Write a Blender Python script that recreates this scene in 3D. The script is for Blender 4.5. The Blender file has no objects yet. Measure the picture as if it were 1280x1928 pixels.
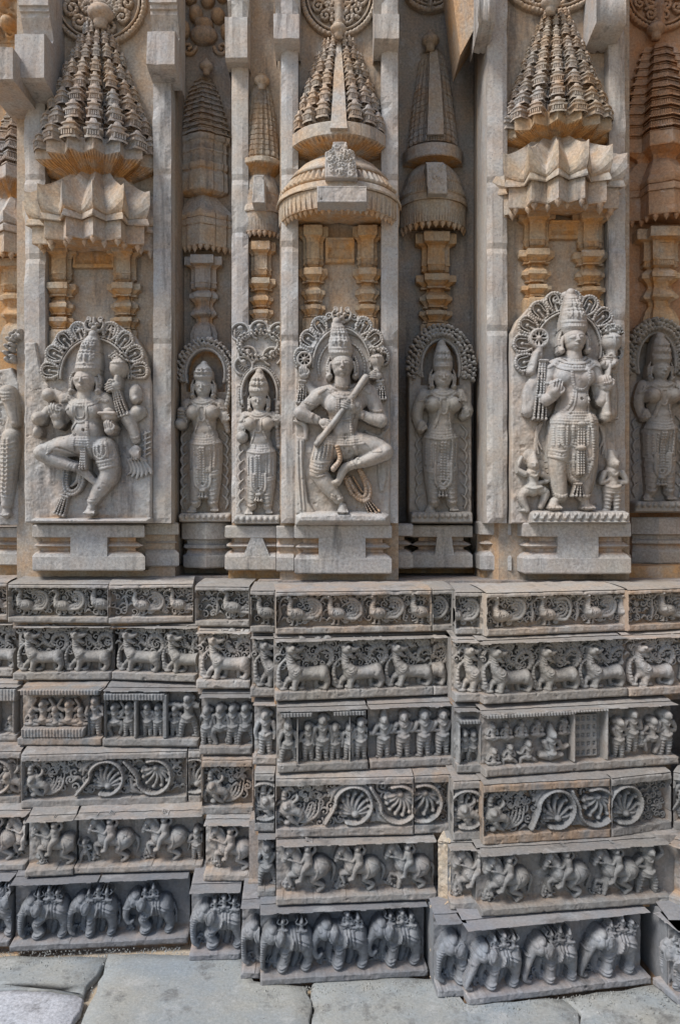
import bpy, math, random
import numpy as np
from mathutils import Vector

# ------------------------------------------------------------------ camera, sky, sun, exposure
F, CX, CY, ZC = 1470.0, 640.0, 964.0, 1.6          # focal length and centre in photograph pixels, eye height in metres
scene = bpy.context.scene
COL = scene.collection
cd = bpy.data.cameras.new('camera')
cam = bpy.data.objects.new('camera', cd)
COL.objects.link(cam)
cam.location = (0, 0, ZC)
cam.rotation_euler = (math.radians(90), 0, 0)
cd.sensor_fit = 'VERTICAL'
cd.sensor_height = 24.0
cd.lens = 24.0 * F / 1928.0
cd.clip_start, cd.clip_end = 0.05, 500
scene.camera = cam

SUN_EL, SUN_AZ = math.radians(52), math.radians(-124)   # hazy soft light from the upper left, in front of the wall
world = bpy.data.worlds.new('World')
scene.world = world
world.use_nodes = True
wn = world.node_tree
bg = wn.nodes['Background']
sky = wn.nodes.new('ShaderNodeTexSky')
sky.sky_type = 'NISHITA'
sky.sun_disc = False
sky.sun_elevation = SUN_EL
sky.sun_rotation = SUN_AZ
wn.links.new(sky.outputs[0], bg.inputs[0])
bg.inputs[1].default_value = 0.065
sd = bpy.data.lights.new('sun', 'SUN')
sd.energy, sd.angle, sd.color = 1.5, math.radians(20), (1.0, 0.99, 0.98)
sun = bpy.data.objects.new('sun', sd)
COL.objects.link(sun)
to_sun = Vector((math.sin(SUN_AZ) * math.cos(SUN_EL), math.cos(SUN_AZ) * math.cos(SUN_EL), math.sin(SUN_EL)))
sun.rotation_euler = to_sun.to_track_quat('Z', 'Y').to_euler()
vs = scene.view_settings
vs.view_transform, vs.look, vs.gamma, vs.use_curve_mapping = 'Standard', 'None', 1.0, False
vs.exposure = 1.5

rnd = random.Random(11)
rng = np.random.default_rng(11)

# ------------------------------------------------------------------ materials
def stone(name, ca, cb, och=(0.45, 0.235, 0.085), oamt=0.3, rough=0.85, speck=0.35, bump=0.35, pale=0.3, pits=0.3, soot=0.6):
    m = bpy.data.materials.new(name)
    m.use_nodes = True
    t = m.node_tree
    N, L = t.nodes, t.links
    bs = N['Principled BSDF']
    bs.inputs['Roughness'].default_value = rough
    bs.inputs['Specular IOR Level'].default_value = 0.25
    geo = N.new('ShaderNodeNewGeometry')
    def noise(sc, det=5, rg=0.6, off=0.0, stretch=None):
        n = N.new('ShaderNodeTexNoise')
        n.inputs['Scale'].default_value = sc
        n.inputs['Detail'].default_value = det
        n.inputs['Roughness'].default_value = rg
        mp = N.new('ShaderNodeMapping')
        mp.inputs['Location'].default_value = (off, off * 1.7, off * 0.6)
        if stretch: mp.inputs['Scale'].default_value = stretch
        L.new(geo.outputs['Position'], mp.inputs[0])
        L.new(mp.outputs[0], n.inputs['Vector'])
        return n.outputs['Fac']
    def ramp(f, a, b, va=0.0, vb=1.0):
        r = N.new('ShaderNodeMapRange')
        r.inputs[1].default_value, r.inputs[2].default_value = a, b
        r.inputs[3].default_value, r.inputs[4].default_value = va, vb
        L.new(f, r.inputs[0])
        return r.outputs[0]
    def mix(f, a, b, bt='MIX'):
        x = N.new('ShaderNodeMix')
        x.data_type = 'RGBA'
        x.blend_type = bt
        for s, v in ((x.inputs[0], f), (x.inputs[6], a), (x.inputs[7], b)):
            if hasattr(v, 'links'): L.new(v, s)
            elif isinstance(v, tuple): s.default_value = (*v, 1)
            else: s.default_value = v
        return x.outputs[2]
    def mth(op, a, b):
        x = N.new('ShaderNodeMath')
        x.operation = op
        for s, v in zip(x.inputs, (a, b)):
            if hasattr(v, 'links'): L.new(v, s)
            else: s.default_value = v
        return x.outputs[0]
    big = noise(2.6, 6, 0.62)
    mid = noise(11, 6, 0.65, 3.1)
    fine = noise(95, 4, 0.7, 7.7)
    streak = noise(6, 5, 0.65, 5.5, (3.0, 3.0, 0.5))
    c = mix(ramp(big, 0.36, 0.62), ca, cb)
    # rust coloured patina, broken up by noise; 'och' holds sheltered stain plus painted warm bounce on undersides
    at = N.new('ShaderNodeAttribute')
    at.attribute_name = 'och'
    o1 = mth('MULTIPLY', ramp(mid, 0.38, 0.66), oamt)
    o2 = mth('MULTIPLY', at.outputs['Fac'], ramp(streak, 0.33, 0.6, 0.12, 1.1))
    of = N.new('ShaderNodeClamp')
    L.new(mth('ADD', o1, o2), of.inputs[0])
    c = mix(of.outputs[0], c, och)
    c = mix(ramp(noise(30, 5, 0.7, 9.0), 0.62, 0.72, 0, pale), c, (0.56, 0.55, 0.53))
    c = mix(ramp(noise(150, 3, 0.6, 1.3), 0.60, 0.70, 0, pits), c, (0.10, 0.10, 0.105))
    c = mix(ramp(noise(4.5, 7, 0.72, 21.0, (2.2, 2.2, .32)), 0.545, 0.66, 0, soot), c, (0.085, 0.08, 0.075))
    c = mix(ramp(noise(7, 7, 0.7, 31.0), 0.56, 0.66, 0, 0.35), c, (0.43, 0.42, 0.40))
    g = ramp(fine, 0.25, 0.75, 1 - speck, 1 + speck)
    cm = N.new('ShaderNodeCombineColor')
    for i in range(3): L.new(g, cm.inputs[i])
    c = mix(1.0, c, cm.outputs[0], 'MULTIPLY')
    L.new(c, bs.inputs['Base Color'])
    bp = N.new('ShaderNodeBump')
    bp.inputs['Strength'].default_value = bump
    bp.inputs['Distance'].default_value = 0.006
    L.new(mth('ADD', fine, mth('MULTIPLY', mid, 1.2)), bp.inputs['Height'])
    L.new(bp.outputs[0], bs.inputs['Normal'])
    return m

M = {}
M['wall'] = stone('wall_stone', (0.30, 0.275, 0.24), (0.36, 0.31, 0.245), oamt=0.35)
M['pil'] = stone('pilaster_stone', (0.345, 0.345, 0.342), (0.39, 0.368, 0.33), oamt=0.22, pits=0.6, speck=0.25)
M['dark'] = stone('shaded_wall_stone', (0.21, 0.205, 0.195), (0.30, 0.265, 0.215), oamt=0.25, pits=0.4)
M['tower'] = stone('tower_stone', (0.34, 0.335, 0.325), (0.39, 0.33, 0.25), oamt=0.45, pits=0.4)
M['red'] = stone('reddish_stone', (0.33, 0.22, 0.14), (0.36, 0.25, 0.17), och=(0.42, 0.19, 0.075), oamt=0.5)
M['col'] = stone('column_stone', (0.34, 0.30, 0.24), (0.38, 0.30, 0.20), oamt=0.6)
M['stat'] = stone('statue_stone', (0.315, 0.312, 0.305), (0.345, 0.32, 0.28), oamt=0.2, rough=0.7, speck=0.22, bump=0.2, pits=0.12, pale=0.15)
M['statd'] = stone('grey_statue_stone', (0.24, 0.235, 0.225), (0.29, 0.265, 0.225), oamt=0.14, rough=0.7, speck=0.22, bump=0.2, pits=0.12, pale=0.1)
M['niche'] = stone('niche_stone', (0.33, 0.25, 0.16), (0.30, 0.26, 0.2), oamt=0.75, speck=0.3)
M['ped'] = stone('pedestal_stone', (0.33, 0.325, 0.32), (0.35, 0.325, 0.28), oamt=0.12, pits=0.4)
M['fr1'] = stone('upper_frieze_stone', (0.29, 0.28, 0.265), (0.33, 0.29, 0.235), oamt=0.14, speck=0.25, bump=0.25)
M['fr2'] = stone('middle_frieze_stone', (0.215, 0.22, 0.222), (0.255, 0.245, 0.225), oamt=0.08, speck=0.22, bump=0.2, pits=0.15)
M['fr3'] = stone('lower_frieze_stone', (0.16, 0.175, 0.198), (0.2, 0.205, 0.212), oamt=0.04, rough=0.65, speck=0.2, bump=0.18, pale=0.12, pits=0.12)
M['ledge'] = stone('ledge_stone', (0.22, 0.222, 0.225), (0.235, 0.22, 0.20), oamt=0.12)
M['pave'] = stone('paving_stone', (0.225, 0.25, 0.262), (0.275, 0.275, 0.25), och=(0.34, 0.27, 0.18), oamt=0.16, pits=0.15, speck=0.2)
M['pavew'] = stone('pale_paving_stone', (0.42, 0.425, 0.44), (0.36, 0.365, 0.38), oamt=0.05, pits=0.5, speck=0.4)
M['mortar'] = stone('mortar', (0.42, 0.39, 0.34), (0.36, 0.29, 0.2), oamt=0.25)
M['court'] = stone('courtyard_stone', (0.56, 0.44, 0.30), (0.50, 0.40, 0.28), oamt=0.2)

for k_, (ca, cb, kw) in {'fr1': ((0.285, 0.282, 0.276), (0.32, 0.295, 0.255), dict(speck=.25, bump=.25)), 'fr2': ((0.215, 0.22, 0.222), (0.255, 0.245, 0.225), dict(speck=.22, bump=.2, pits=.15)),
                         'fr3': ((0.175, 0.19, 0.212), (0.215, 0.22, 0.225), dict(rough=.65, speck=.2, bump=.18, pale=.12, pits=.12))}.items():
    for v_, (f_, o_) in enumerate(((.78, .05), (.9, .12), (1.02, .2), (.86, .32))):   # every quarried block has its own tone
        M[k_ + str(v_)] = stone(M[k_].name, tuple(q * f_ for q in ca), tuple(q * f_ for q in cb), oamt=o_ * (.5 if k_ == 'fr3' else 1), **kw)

# ------------------------------------------------------------------ objects
BASE = {}
def thing(name, label, cat, loc=(0, 0, 0), group=None):
    o = bpy.data.objects.new(name, None)
    o.empty_display_size = 0.05
    COL.objects.link(o)
    o.location = loc
    BASE[o.name] = np.array(loc, float)
    o['label'], o['category'] = label, cat
    if group: o['group'] = group
    return o

def mk(name, V, Fc, mat, parent=None, smooth=False, och=None):
    V = np.asarray(V, np.float32).reshape(-1, 3)
    if parent is not None:
        b = BASE[parent.name]
        V = V - b.astype(np.float32)
    me = bpy.data.meshes.new(name)
    if isinstance(Fc, np.ndarray):
        nf, k = Fc.shape
        me.vertices.add(len(V)); me.vertices.foreach_set('co', V.ravel())
        me.loops.add(nf * k); me.loops.foreach_set('vertex_index', Fc.astype(np.int32).ravel())
        me.polygons.add(nf); me.polygons.foreach_set('loop_start', np.arange(0, nf * k, k, dtype=np.int32))
        me.update(calc_edges=True)
    else:
        me.from_pydata(V.tolist(), [], Fc)
        me.update()
    me.polygons.foreach_set('use_smooth', np.full(len(me.polygons), smooth, bool))
    if och is not None:
        a = me.attributes.new('och', 'FLOAT', 'POINT')
        a.data.foreach_set('value', np.broadcast_to(np.asarray(och, np.float32), (len(V),)).copy())
    me.materials.append(M[mat] if isinstance(mat, str) else mat)
    o = bpy.data.objects.new(name, me)
    COL.objects.link(o)
    if parent is not None:
        o.parent = parent
        BASE[o.name] = BASE[parent.name]
    return o

def tag(o, label=None, cat=None, group=None, kind=None):
    for k, v in (('label', label), ('category', cat), ('group', group), ('kind', kind)):
        if v: o[k] = v
    return o

def X(px, D): return (px - CX) * D / F
def Z(py, D): return ZC - (py - CY) * D / F

def vnoise(ny, nx, cell, amp=1.0):
    """value noise on a grid, feature size of cell samples"""
    gy, gx = int(ny / cell) + 3, int(nx / cell) + 3
    G = rng.standard_normal((gy, gx))
    y, x = np.arange(ny) / cell, np.arange(nx) / cell
    iy, ix = y.astype(int), x.astype(int)
    fy, fx = (y - iy)[:, None], (x - ix)[None, :]
    fy, fx = fy * fy * (3 - 2 * fy), fx * fx * (3 - 2 * fx)
    a = G[np.ix_(iy, ix)]; b = G[np.ix_(iy, ix + 1)]; c = G[np.ix_(iy + 1, ix)]; d = G[np.ix_(iy + 1, ix + 1)]
    return amp * ((a * (1 - fx) + b * fx) * (1 - fy) + (c * (1 - fx) + d * fx) * fy)

# ------------------------------------------------------------------ carved relief: height field with vertical flanks, cut from a plane
DEEP = 1.22    # all carving is cut this much deeper than drawn
class Frame:
    """local carving plane: x right, y down, h towards the viewer, all in units of s metres"""
    def __init__(self, O, U, s):
        self.O = np.array(O, float)
        u = np.array((U[0], U[1], 0.0)); u /= np.linalg.norm(u)
        self.U, self.V, self.s = u * s, np.array((0, 0, -s)), s
        self.N = np.array((u[1], -u[0], 0.0)) * s * DEEP
    def at(self, x, y, h):
        x, y, h = (np.asarray(q, float)[..., None] for q in (x, y, h))
        return self.O + x * self.U + y * self.V + h * self.N

def PF(D, h0=0.0):
    s = D / F
    s2 = (D - h0 * s * DEEP) / F
    f = Frame((-CX * s2, D, ZC + CY * s2), (1, 0), s2)
    f.N = np.array((0, -s * DEEP, 0.0))
    return f

NEG = -1e8
def catmull(P, m):
    n = len(P)
    if n < 3: return P
    E = np.vstack([2 * P[0] - P[1], P, 2 * P[-1] - P[-2]])
    t = np.linspace(0, 1, m, endpoint=False)[:, None]
    out = []
    for i in range(n - 1):
        a, b, c, d = E[i:i + 4]
        out.append(0.5 * (2 * b + (c - a) * t + (2 * a - 5 * b + 4 * c - d) * t ** 2 + (3 * b - a - 3 * c + d) * t ** 3))
    out.append(P[-1:])
    return np.vstack(out)

class R:
    def __init__(self, x0, y0, x1, y1, g=1.15):
        g = min(g, 1.15)
        self.x0, self.y0, self.g = x0, y0, g
        self.xs = np.arange(x0, x1 + g * 0.5, g)
        self.ys = np.arange(y0, y1 + g * 0.5, g)
        self.H = np.full((len(self.ys), len(self.xs)), NEG)
    def layer(self):
        r = R.__new__(R)
        r.x0, r.y0, r.g, r.xs, r.ys = self.x0, self.y0, self.g, self.xs, self.ys
        r.H = np.full_like(self.H, NEG)
        return r
    def win(self, xa, xb, ya, yb):
        g = self.g
        i0, i1 = max(0, int((ya - self.y0) / g)), min(len(self.ys), int((yb - self.y0) / g) + 2)
        j0, j1 = max(0, int((xa - self.x0) / g)), min(len(self.xs), int((xb - self.x0) / g) + 2)
        if i1 <= i0 or j1 <= j0: return None
        return slice(i0, i1), slice(j0, j1)
    def dome(self, cx, cy, rx, ry, h, z=0.0, a=0.0, p=0.5, dr=0, L=None, cut=0):
        q = max(rx, ry)
        w = self.win(cx - q, cx + q, cy - q, cy + q)
        if w is None: return self
        dx, dy = self.xs[w[1]][None, :] - cx, self.ys[w[0]][:, None] - cy
        if a:
            ca, sa = math.cos(math.radians(a)), math.sin(math.radians(a))
            dx, dy = dx * ca + dy * sa, -dx * sa + dy * ca
        t = 1 - (dx / rx) ** 2 - (dy / ry) ** 2
        T = (L or self).H
        if cut:
            T[w] = np.where(t > 0, np.minimum(T[w], z), T[w])
            return self
        v = z + h * np.maximum(t, 0) ** p
        if dr:
            v = np.where(self.H[w] > NEG / 2, self.H[w] + z + (v - z) * 1.7, NEG)
        T[w] = np.where(t > 0, np.maximum(T[w], v), T[w])
        return self
    def st(self, P, r, h=None, z=0.0, b=0, dr=0, sp=1, L=None, fl=0.5, cut=0):
        P = np.array(P, float)
        n = len(P)
        f = lambda q: np.broadcast_to(np.asarray(q, float), (n,))
        A = np.column_stack([P, f(r), f(z), f(r if h is None else h)])
        if dr: A[:, 2] *= 1.25; A[:, 3] *= 2.3
        if L is not None: A[:, 2] *= 1.12; A[:, 3] *= 1.25
        b = b * 1.4
        if sp and n > 2:
            ln = np.hypot(*np.diff(P, axis=0).T).mean()
            A = catmull(A, int(np.clip(ln / (max(1.2, 0.7 * A[:, 2].mean())), 2, 9)))
            A[:, 2] = np.maximum(A[:, 2], 0.3)
        rm = A[:, 2].max()
        w = self.win(A[:, 0].min() - rm, A[:, 0].max() + rm, A[:, 1].min() - rm, A[:, 1].max() + rm)
        if w is None: return self
        T = (L or self).H
        Hb = self.H[w].copy() if dr else None
        xs, ys = self.xs[w[1]], self.ys[w[0]]
        best = np.full((len(ys), len(xs)), NEG)
        S = 0.0
        for k in range(len(A) - 1):
            p, q = A[k], A[k + 1]
            d = q[:2] - p[:2]
            l2 = d @ d
            if l2 < 1e-9: continue
            rr = max(p[2], q[2])
            j0, j1 = np.searchsorted(xs, (min(p[0], q[0]) - rr, max(p[0], q[0]) + rr))
            i0, i1 = np.searchsorted(ys, (min(p[1], q[1]) - rr, max(p[1], q[1]) + rr))
            if j1 <= j0 or i1 <= i0: S += math.sqrt(l2); continue
            xx, yy = xs[j0:j1][None, :] - p[0], ys[i0:i1][:, None] - p[1]
            t = np.clip((xx * d[0] + yy * d[1]) / l2, 0, 1)
            rad = p[2] + (q[2] - p[2]) * t
            e = 1 - ((xx - t * d[0]) ** 2 + (yy - t * d[1]) ** 2) / (rad * rad)
            hh = p[4] + (q[4] - p[4]) * t
            if b:
                hh = hh * (0.35 + 0.65 * np.abs(np.sin((S + t * math.sqrt(l2)) * math.pi / b)))
            v = p[3] + (q[3] - p[3]) * t + hh * np.maximum(e, 0) ** fl
            v = np.where(e > 0, v, NEG)
            best[i0:i1, j0:j1] = np.maximum(best[i0:i1, j0:j1], v)
            S += math.sqrt(l2)
        on = best > NEG / 2
        if cut:
            T[w] = np.where(on, np.minimum(T[w], z if np.isscalar(z) else z[0]), T[w])
            return self
        if dr:
            best = np.where(on & (Hb > NEG / 2), Hb + best, NEG)
        T[w] = np.maximum(T[w], best)
        return self
    def poly(self, P, h, z=0.0, bev=2.0, L=None, cut=0, dr=0):
        P = np.array(P, float)
        w = self.win(P[:, 0].min(), P[:, 0].max(), P[:, 1].min(), P[:, 1].max())
        if w is None: return self
        x, y = np.meshgrid(self.xs[w[1]], self.ys[w[0]])
        ins = np.zeros(x.shape, bool)
        dm = np.full(x.shape, 1e9)
        n = len(P)
        for k in range(n):
            p, q = P[k], P[(k + 1) % n]
            c = ((p[1] > y) != (q[1] > y))
            with np.errstate(divide='ignore', invalid='ignore'):
                ins ^= c & (x < (q[0] - p[0]) * (y - p[1]) / (q[1] - p[1] + 1e-12) + p[0])
            d = q - p
            t = np.clip(((x - p[0]) * d[0] + (y - p[1]) * d[1]) / (d @ d + 1e-9), 0, 1)
            dm = np.minimum(dm, np.hypot(x - p[0] - t * d[0], y - p[1] - t * d[1]))
        T = (L or self).H
        if cut:
            T[w] = np.where(ins, np.minimum(T[w], z), T[w])
        else:
            v = z + h * np.minimum(1, dm / max(bev, 0.01)) ** 0.6
            if dr: v = np.where(self.H[w] > NEG / 2, v + self.H[w], NEG)
            T[w] = np.where(ins, np.maximum(T[w], v), T[w])
        return self
    def blur(self, n=1):
        for _ in range(n):
            m = (self.H > NEG / 2).astype(float)
            h = np.where(m > 0, self.H, 0)
            a, b = h.copy() * 2, m.copy() * 2
            for ax, sh in ((0, 1), (0, -1), (1, 1), (1, -1)):
                a += np.roll(h, sh, ax); b += np.roll(m, sh, ax)
            self.H = np.where(m > 0, a / np.maximum(b, 1), NEG)
        return self
    def emit(self, name, fr, mat, parent, back=-12.0, och=0.0, rel=False, rough=0.35, cav=0.0):
        H = self.H
        Mk = H > NEG / 2
        ny, nx = H.shape
        if rough:
            H = H + vnoise(ny, nx, 9, rough) + vnoise(ny, nx, 3.2, rough * 0.5) - 2.6 * np.clip(vnoise(ny, nx, 7, 1.0) - 1.5 + vnoise(ny, nx, 2.5, .3), 0, .8)
        Q = Mk[:-1, :-1] & Mk[:-1, 1:] & Mk[1:, :-1] & Mk[1:, 1:]
        if not Q.any(): return None
        use = np.zeros_like(Mk)
        use[:-1, :-1] |= Q; use[:-1, 1:] |= Q; use[1:, :-1] |= Q; use[1:, 1:] |= Q
        idx = np.cumsum(use.ravel()).reshape(use.shape) - 1
        XX, YY = np.meshgrid(self.xs, self.ys)
        x, y, h = XX[use], YY[use], H[use]
        V = fr.at(x, y, h)
        oc = np.full(len(x), float(och))
        if cav:
            Hc = np.where(Mk, H, np.where(Mk, H, back))
            k = 9
            c = np.pad(Hc, k, mode='edge').cumsum(0).cumsum(1)
            n2 = 2 * k
            B = (c[n2:, n2:] - c[:-n2, n2:] - c[n2:, :-n2] + c[:-n2, :-n2]) / (n2 * n2)
            oc += cav * np.clip((B[:ny, :nx] - Hc) / 12.0, 0, 1)[use]
        i, j = np.nonzero(Q)
        quads = np.column_stack([idx[i, j], idx[i + 1, j], idx[i + 1, j + 1], idx[i, j + 1]])
        E = []
        Qp = np.pad(Q, 1)
        v = Qp[1:-1, 1:] != Qp[1:-1, :-1]
        i, j = np.nonzero(v); fl = Qp[1:-1, 1:][i, j]
        E.append(np.where(fl[:, None], np.column_stack([idx[i, j], idx[i + 1, j]]), np.column_stack([idx[i + 1, j], idx[i, j]])))
        u = Qp[1:, 1:-1] != Qp[:-1, 1:-1]
        i, j = np.nonzero(u); fl = Qp[1:, 1:-1][i, j]
        E.append(np.where(fl[:, None], np.column_stack([idx[i, j + 1], idx[i, j]]), np.column_stack([idx[i, j], idx[i, j + 1]])))
        E = np.vstack(E)
        n0 = len(V)
        a, b = E[:, 0], E[:, 1]
        bk = (lambda k: h[k] + back) if rel else (lambda k: np.minimum(back, h[k] - 0.5))
        V2 = np.vstack([V[a], V[b], fr.at(x[b], y[b], bk(b)), fr.at(x[a], y[a], bk(a))])
        ne = len(E)
        r = np.arange(ne) + n0
        sk = np.column_stack([r + ne, r, r + 3 * ne, r + 2 * ne])
        V = np.vstack([V, V2])
        oc = np.concatenate([oc, oc[a], oc[b], oc[b], oc[a]])
        return mk(name, V, np.vstack([quads, sk]), mat, parent, True, oc)
# ------------------------------------------------------------------ small carved motifs, drawn in local units (b up), k = scale
def fig(r, x, y, h, arm='fold', leg='stand', f=1, z=2.0, hat='bun', skirt=1, wide=1.0):
    k = h / 100.0
    q = lambda *ab: [(x + a * k * f * wide, y - b * k) for a, b in ab]
    zz = z
    if leg == 'sit':
        r.st(q((-6, 8), (-24, 10), (-4, 2)), [8 * k, 7 * k, 5 * k], z=zz + 3); r.st(q((6, 8), (26, 10), (2, 1)), [8 * k, 7 * k, 5 * k], z=zz + 4)
        dy = -32
    elif leg == 'knee':
        r.st(q((-4, 22), (-24, 20), (-26, 2)), [10 * k, 8 * k, 6 * k], z=zz + 2); r.st(q((6, 22), (24, 12), (34, 2)), [10 * k, 8 * k, 5 * k], z=zz + 2)
        dy = -22
    elif leg == 'walk':
        r.st(q((-6, 46), (-15, 26), (-17, 3)), [11 * k, 8.5 * k, 6 * k], z=zz + 2); r.st(q((6, 46), (15, 28), (20, 3)), [11 * k, 8 * k, 6 * k], z=zz)
        r.dome(*q((-22, 3))[0], 9 * k, 4 * k, 5 * k, zz + 2); r.dome(*q((14, 3))[0], 9 * k, 4 * k, 5 * k, zz)
        dy = 0
    elif leg == 'dance':
        r.st(q((-6, 44), (-20, 30), (-10, 3)), [11 * k, 9 * k, 6 * k], z=zz + 2); r.st(q((6, 44), (24, 36), (16, 10)), [11 * k, 9 * k, 6 * k], z=zz + 2)
        r.dome(*q((-14, 3))[0], 9 * k, 4 * k, 5 * k, zz + 2)
        dy = -2
    else:
        r.st(q((-6, 46), (-8, 24), (-8, 3)), [11 * k, 8.5 * k, 6 * k], z=zz + 2); r.st(q((7, 46), (8, 24), (9, 3)), [11 * k, 8.5 * k, 6 * k], z=zz + 1)
        r.dome(*q((-11, 3))[0], 9 * k, 4 * k, 5 * k, zz + 2); r.dome(*q((12, 3))[0], 9 * k, 4 * k, 5 * k, zz + 1)
        dy = 0
    p = lambda *ab: q(*[(a, b + dy) for a, b in ab])
    r.st(p((0, 45), (0, 58), (1, 76)), [15 * k, 11 * k, 14 * k], [14 * k, 11 * k, 14 * k], zz + 1)
    r.dome(*p((0, 74))[0], 19 * k, 8 * k, 11 * k, zz + 1)
    r.dome(*p((0, 90))[0], 11 * k, 12.5 * k, 17 * k, zz + 3)
    if hat == 'bun': r.dome(*p((12, 92))[0], 7 * k, 7.5 * k, 9 * k, zz + 1); r.dome(*p((1.5, 95))[0], 12 * k, 10 * k, 13 * k, zz + 1)
    elif hat == 'crown': r.st(p((1, 98), (2, 112)), [10 * k, 5 * k], z=zz + 3)
    r.st(p((-1, 92), (-1.5, 87)), 2.2 * k, 3 * k, zz + 19 * k)
    for e in (-5, 3.5): r.dome(*p((e, 92.5))[0], 2.6 * k, 1.6 * k, 2 * k, zz + 17 * k)
    A = {'fold': (((-16, 73), (-24, 56), (-4, 58)), ((17, 73), (22, 56), (4, 62))),
         'raise': (((-16, 73), (-30, 84), (-22, 104)), ((17, 73), (28, 62), (10, 56))),
         'both': (((-16, 73), (-30, 84), (-20, 104)), ((17, 73), (30, 86), (20, 104))),
         'down': (((-16, 73), (-22, 54), (-20, 36)), ((17, 73), (22, 54), (20, 38))),
         'fwd': (((-16, 73), (-26, 58), (-40, 62)), ((17, 73), (6, 56), (-22, 58))),
         'bow': (((-16, 73), (-34, 76), (-52, 74)), ((17, 73), (30, 72), (10, 82)))}[arm]
    for P in A:
        r.st(p(*P), [6.5 * k, 5.5 * k, 4.5 * k], z=zz + 6 * k)
    if skirt and leg in ('stand', 'walk'):
        for b in (10, 17, 24, 31, 38):
            r.st(q((-19, b), (0, b - 3), (20, b)), 1.6 * k, 1.5 * k, 0, dr=1)
    r.st(p((-13, 80), (0, 68), (13, 80)), 2.2 * k, 2 * k, 0, dr=1)
    r.st(p((-15, 50), (0, 46), (15, 50)), 2.6 * k, 2.2 * k, 0, dr=1)

def spiral(r, cx, cy, R0, a0, turns, w, z=0, h=None, d=1, b=0):
    n = max(6, int(8 * abs(turns)))
    P, W = [], []
    for i in range(n + 1):
        t = i / n
        a = math.radians(a0) + d * t * turns * 2 * math.pi
        q = R0 * (1 - 0.82 * t)
        P.append((cx + q * math.cos(a), cy + q * math.sin(a)))
        W.append(w * (1 - 0.35 * t))
    r.st(P, W, h if h is None else [h] * len(P), z, b=b)
    r.dome(*P[-1], w * 1.05, w * 1.05, w * 1.1, z)

def curls(r, x0, y0, x1, y1, q, z=0, n=None):
    """fill a field with small curled shoots, q = curl radius"""
    y, row = y0 + q * 0.8, 0
    while y < y1 - q * 0.3:
        x = x0 + q * (0.8 + 0.9 * (row % 2))
        while x < x1 - q * 0.3:
            jx, jy = x + rnd.uniform(-.3, .3) * q, y + rnd.uniform(-.25, .25) * q
            if rnd.random() < 0.72:
                spiral(r, jx, jy, q * rnd.uniform(.75, 1.05), rnd.uniform(0, 360), rnd.uniform(.9, 1.4), q * .27, z, d=rnd.choice((-1, 1)))
            else:
                r.st([(jx - q, jy + q * .5), (jx, jy - q * .4), (jx + q * .9, jy + q * .2)], [q * .16, q * .36, q * .1], z=z)
            x += q * 1.85
        y += q * 1.6; row += 1

def swan(r, x, y, k, v=0):
    ph, wa, wb = rnd.uniform(0, 6.3), rnd.uniform(.8, 2.6), rnd.uniform(.8, 2.6)
    k = k * rnd.uniform(.95, 1.03)
    q = lambda *ab: [(x + (a + wa * math.sin(b / 22 + ph)) * k, y - (b + wb * math.sin(a / 26 + ph) * min(1, b / 30)) * k) for a, b in ab]
    # big feathery tail behind the bird
    tq = rnd.uniform(.85, 1.05)
    for i, (rr, w) in enumerate(((30 * tq, 5.5), (20 * tq, 4.5), (11 * tq, 4))):
        P = [(62 + i * 2, 22 + i * 6)] + [(84 + rr * math.cos(t), 50 + rr * 1.05 * math.sin(t)) for t in np.linspace(-1.35, 1.75 + .5 * i + rnd.uniform(-.2, .3), 8)]
        r.st(q(*P), w * k, z=5 - i, b=(0, 5 * k, 0)[i])
    r.dome(*q((84, 50))[0], 6 * k, 6 * k, 6 * k, 4)
    for t_ in np.linspace(-.9, 1.6, 6): spiral(r, *q((84 + 37 * math.cos(t_), 50 + 37 * math.sin(t_)))[0], 6 * k, rnd.uniform(0, 360), 1.1, 2.6 * k, 2)
    spiral(r, *q((66, 76))[0], 12 * k, 120, 1.3, 3.6 * k, 2); spiral(r, *q((50, 88))[0], 9 * k, 10, 1.2, 3.2 * k, 2)
    spiral(r, *q((66, 14))[0], 9 * k, -60, 1.2, 3.4 * k, 3)
    r.st(q((34, 20), (32, 8)), 4 * k, z=3); r.st(q((46, 18), (46, 6)), 4 * k, z=2)
    r.dome(*q((30, 5))[0], 8 * k, 3.5 * k, 5 * k, 3); r.dome(*q((45, 4))[0], 8 * k, 3.5 * k, 5 * k, 2)
    r.dome(*q((40, 36))[0], 27 * k, 19 * k, 17 * k, 3, 8)
    r.st(q((46, 34), (62, 28), (76, 34)), [12 * k, 8 * k, 3 * k], z=4)
    r.st(q((26, 40), (20, 58), (24, 74), (20, 84)), [13 * k, 8.5 * k, 7 * k, 7 * k], z=6)
    r.dome(*q((18, 85))[0], 9 * k, 8 * k, 10 * k, 7)
    r.st(q((14, 86), (2, 83), (-5, 74)), [5 * k, 4 * k, 3 * k], z=7)
    r.dome(*q((17, 87))[0], 2.5 * k, 2.5 * k, 3 * k, 15)
    r.st(q((-5, 76), (-8, 56), (-5, 36), (-9, 14)), [3 * k, 4.5 * k, 5.5 * k, 3 * k], z=3)
    for i, rr in enumerate((13, 8, 4)):
        r.st(q(*[(40 + rr * 1.3 * math.cos(t), 38 + rr * math.sin(t)) for t in np.linspace(-.6, 4.4, 9)]), 1.7 * k, 1.8 * k, 0, dr=1)
    for b in (52, 58, 64, 70):
        r.st(q((14, b), (22, b - 3), (30, b)), 1.3 * k, 1.2 * k, 0, dr=1)

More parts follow.
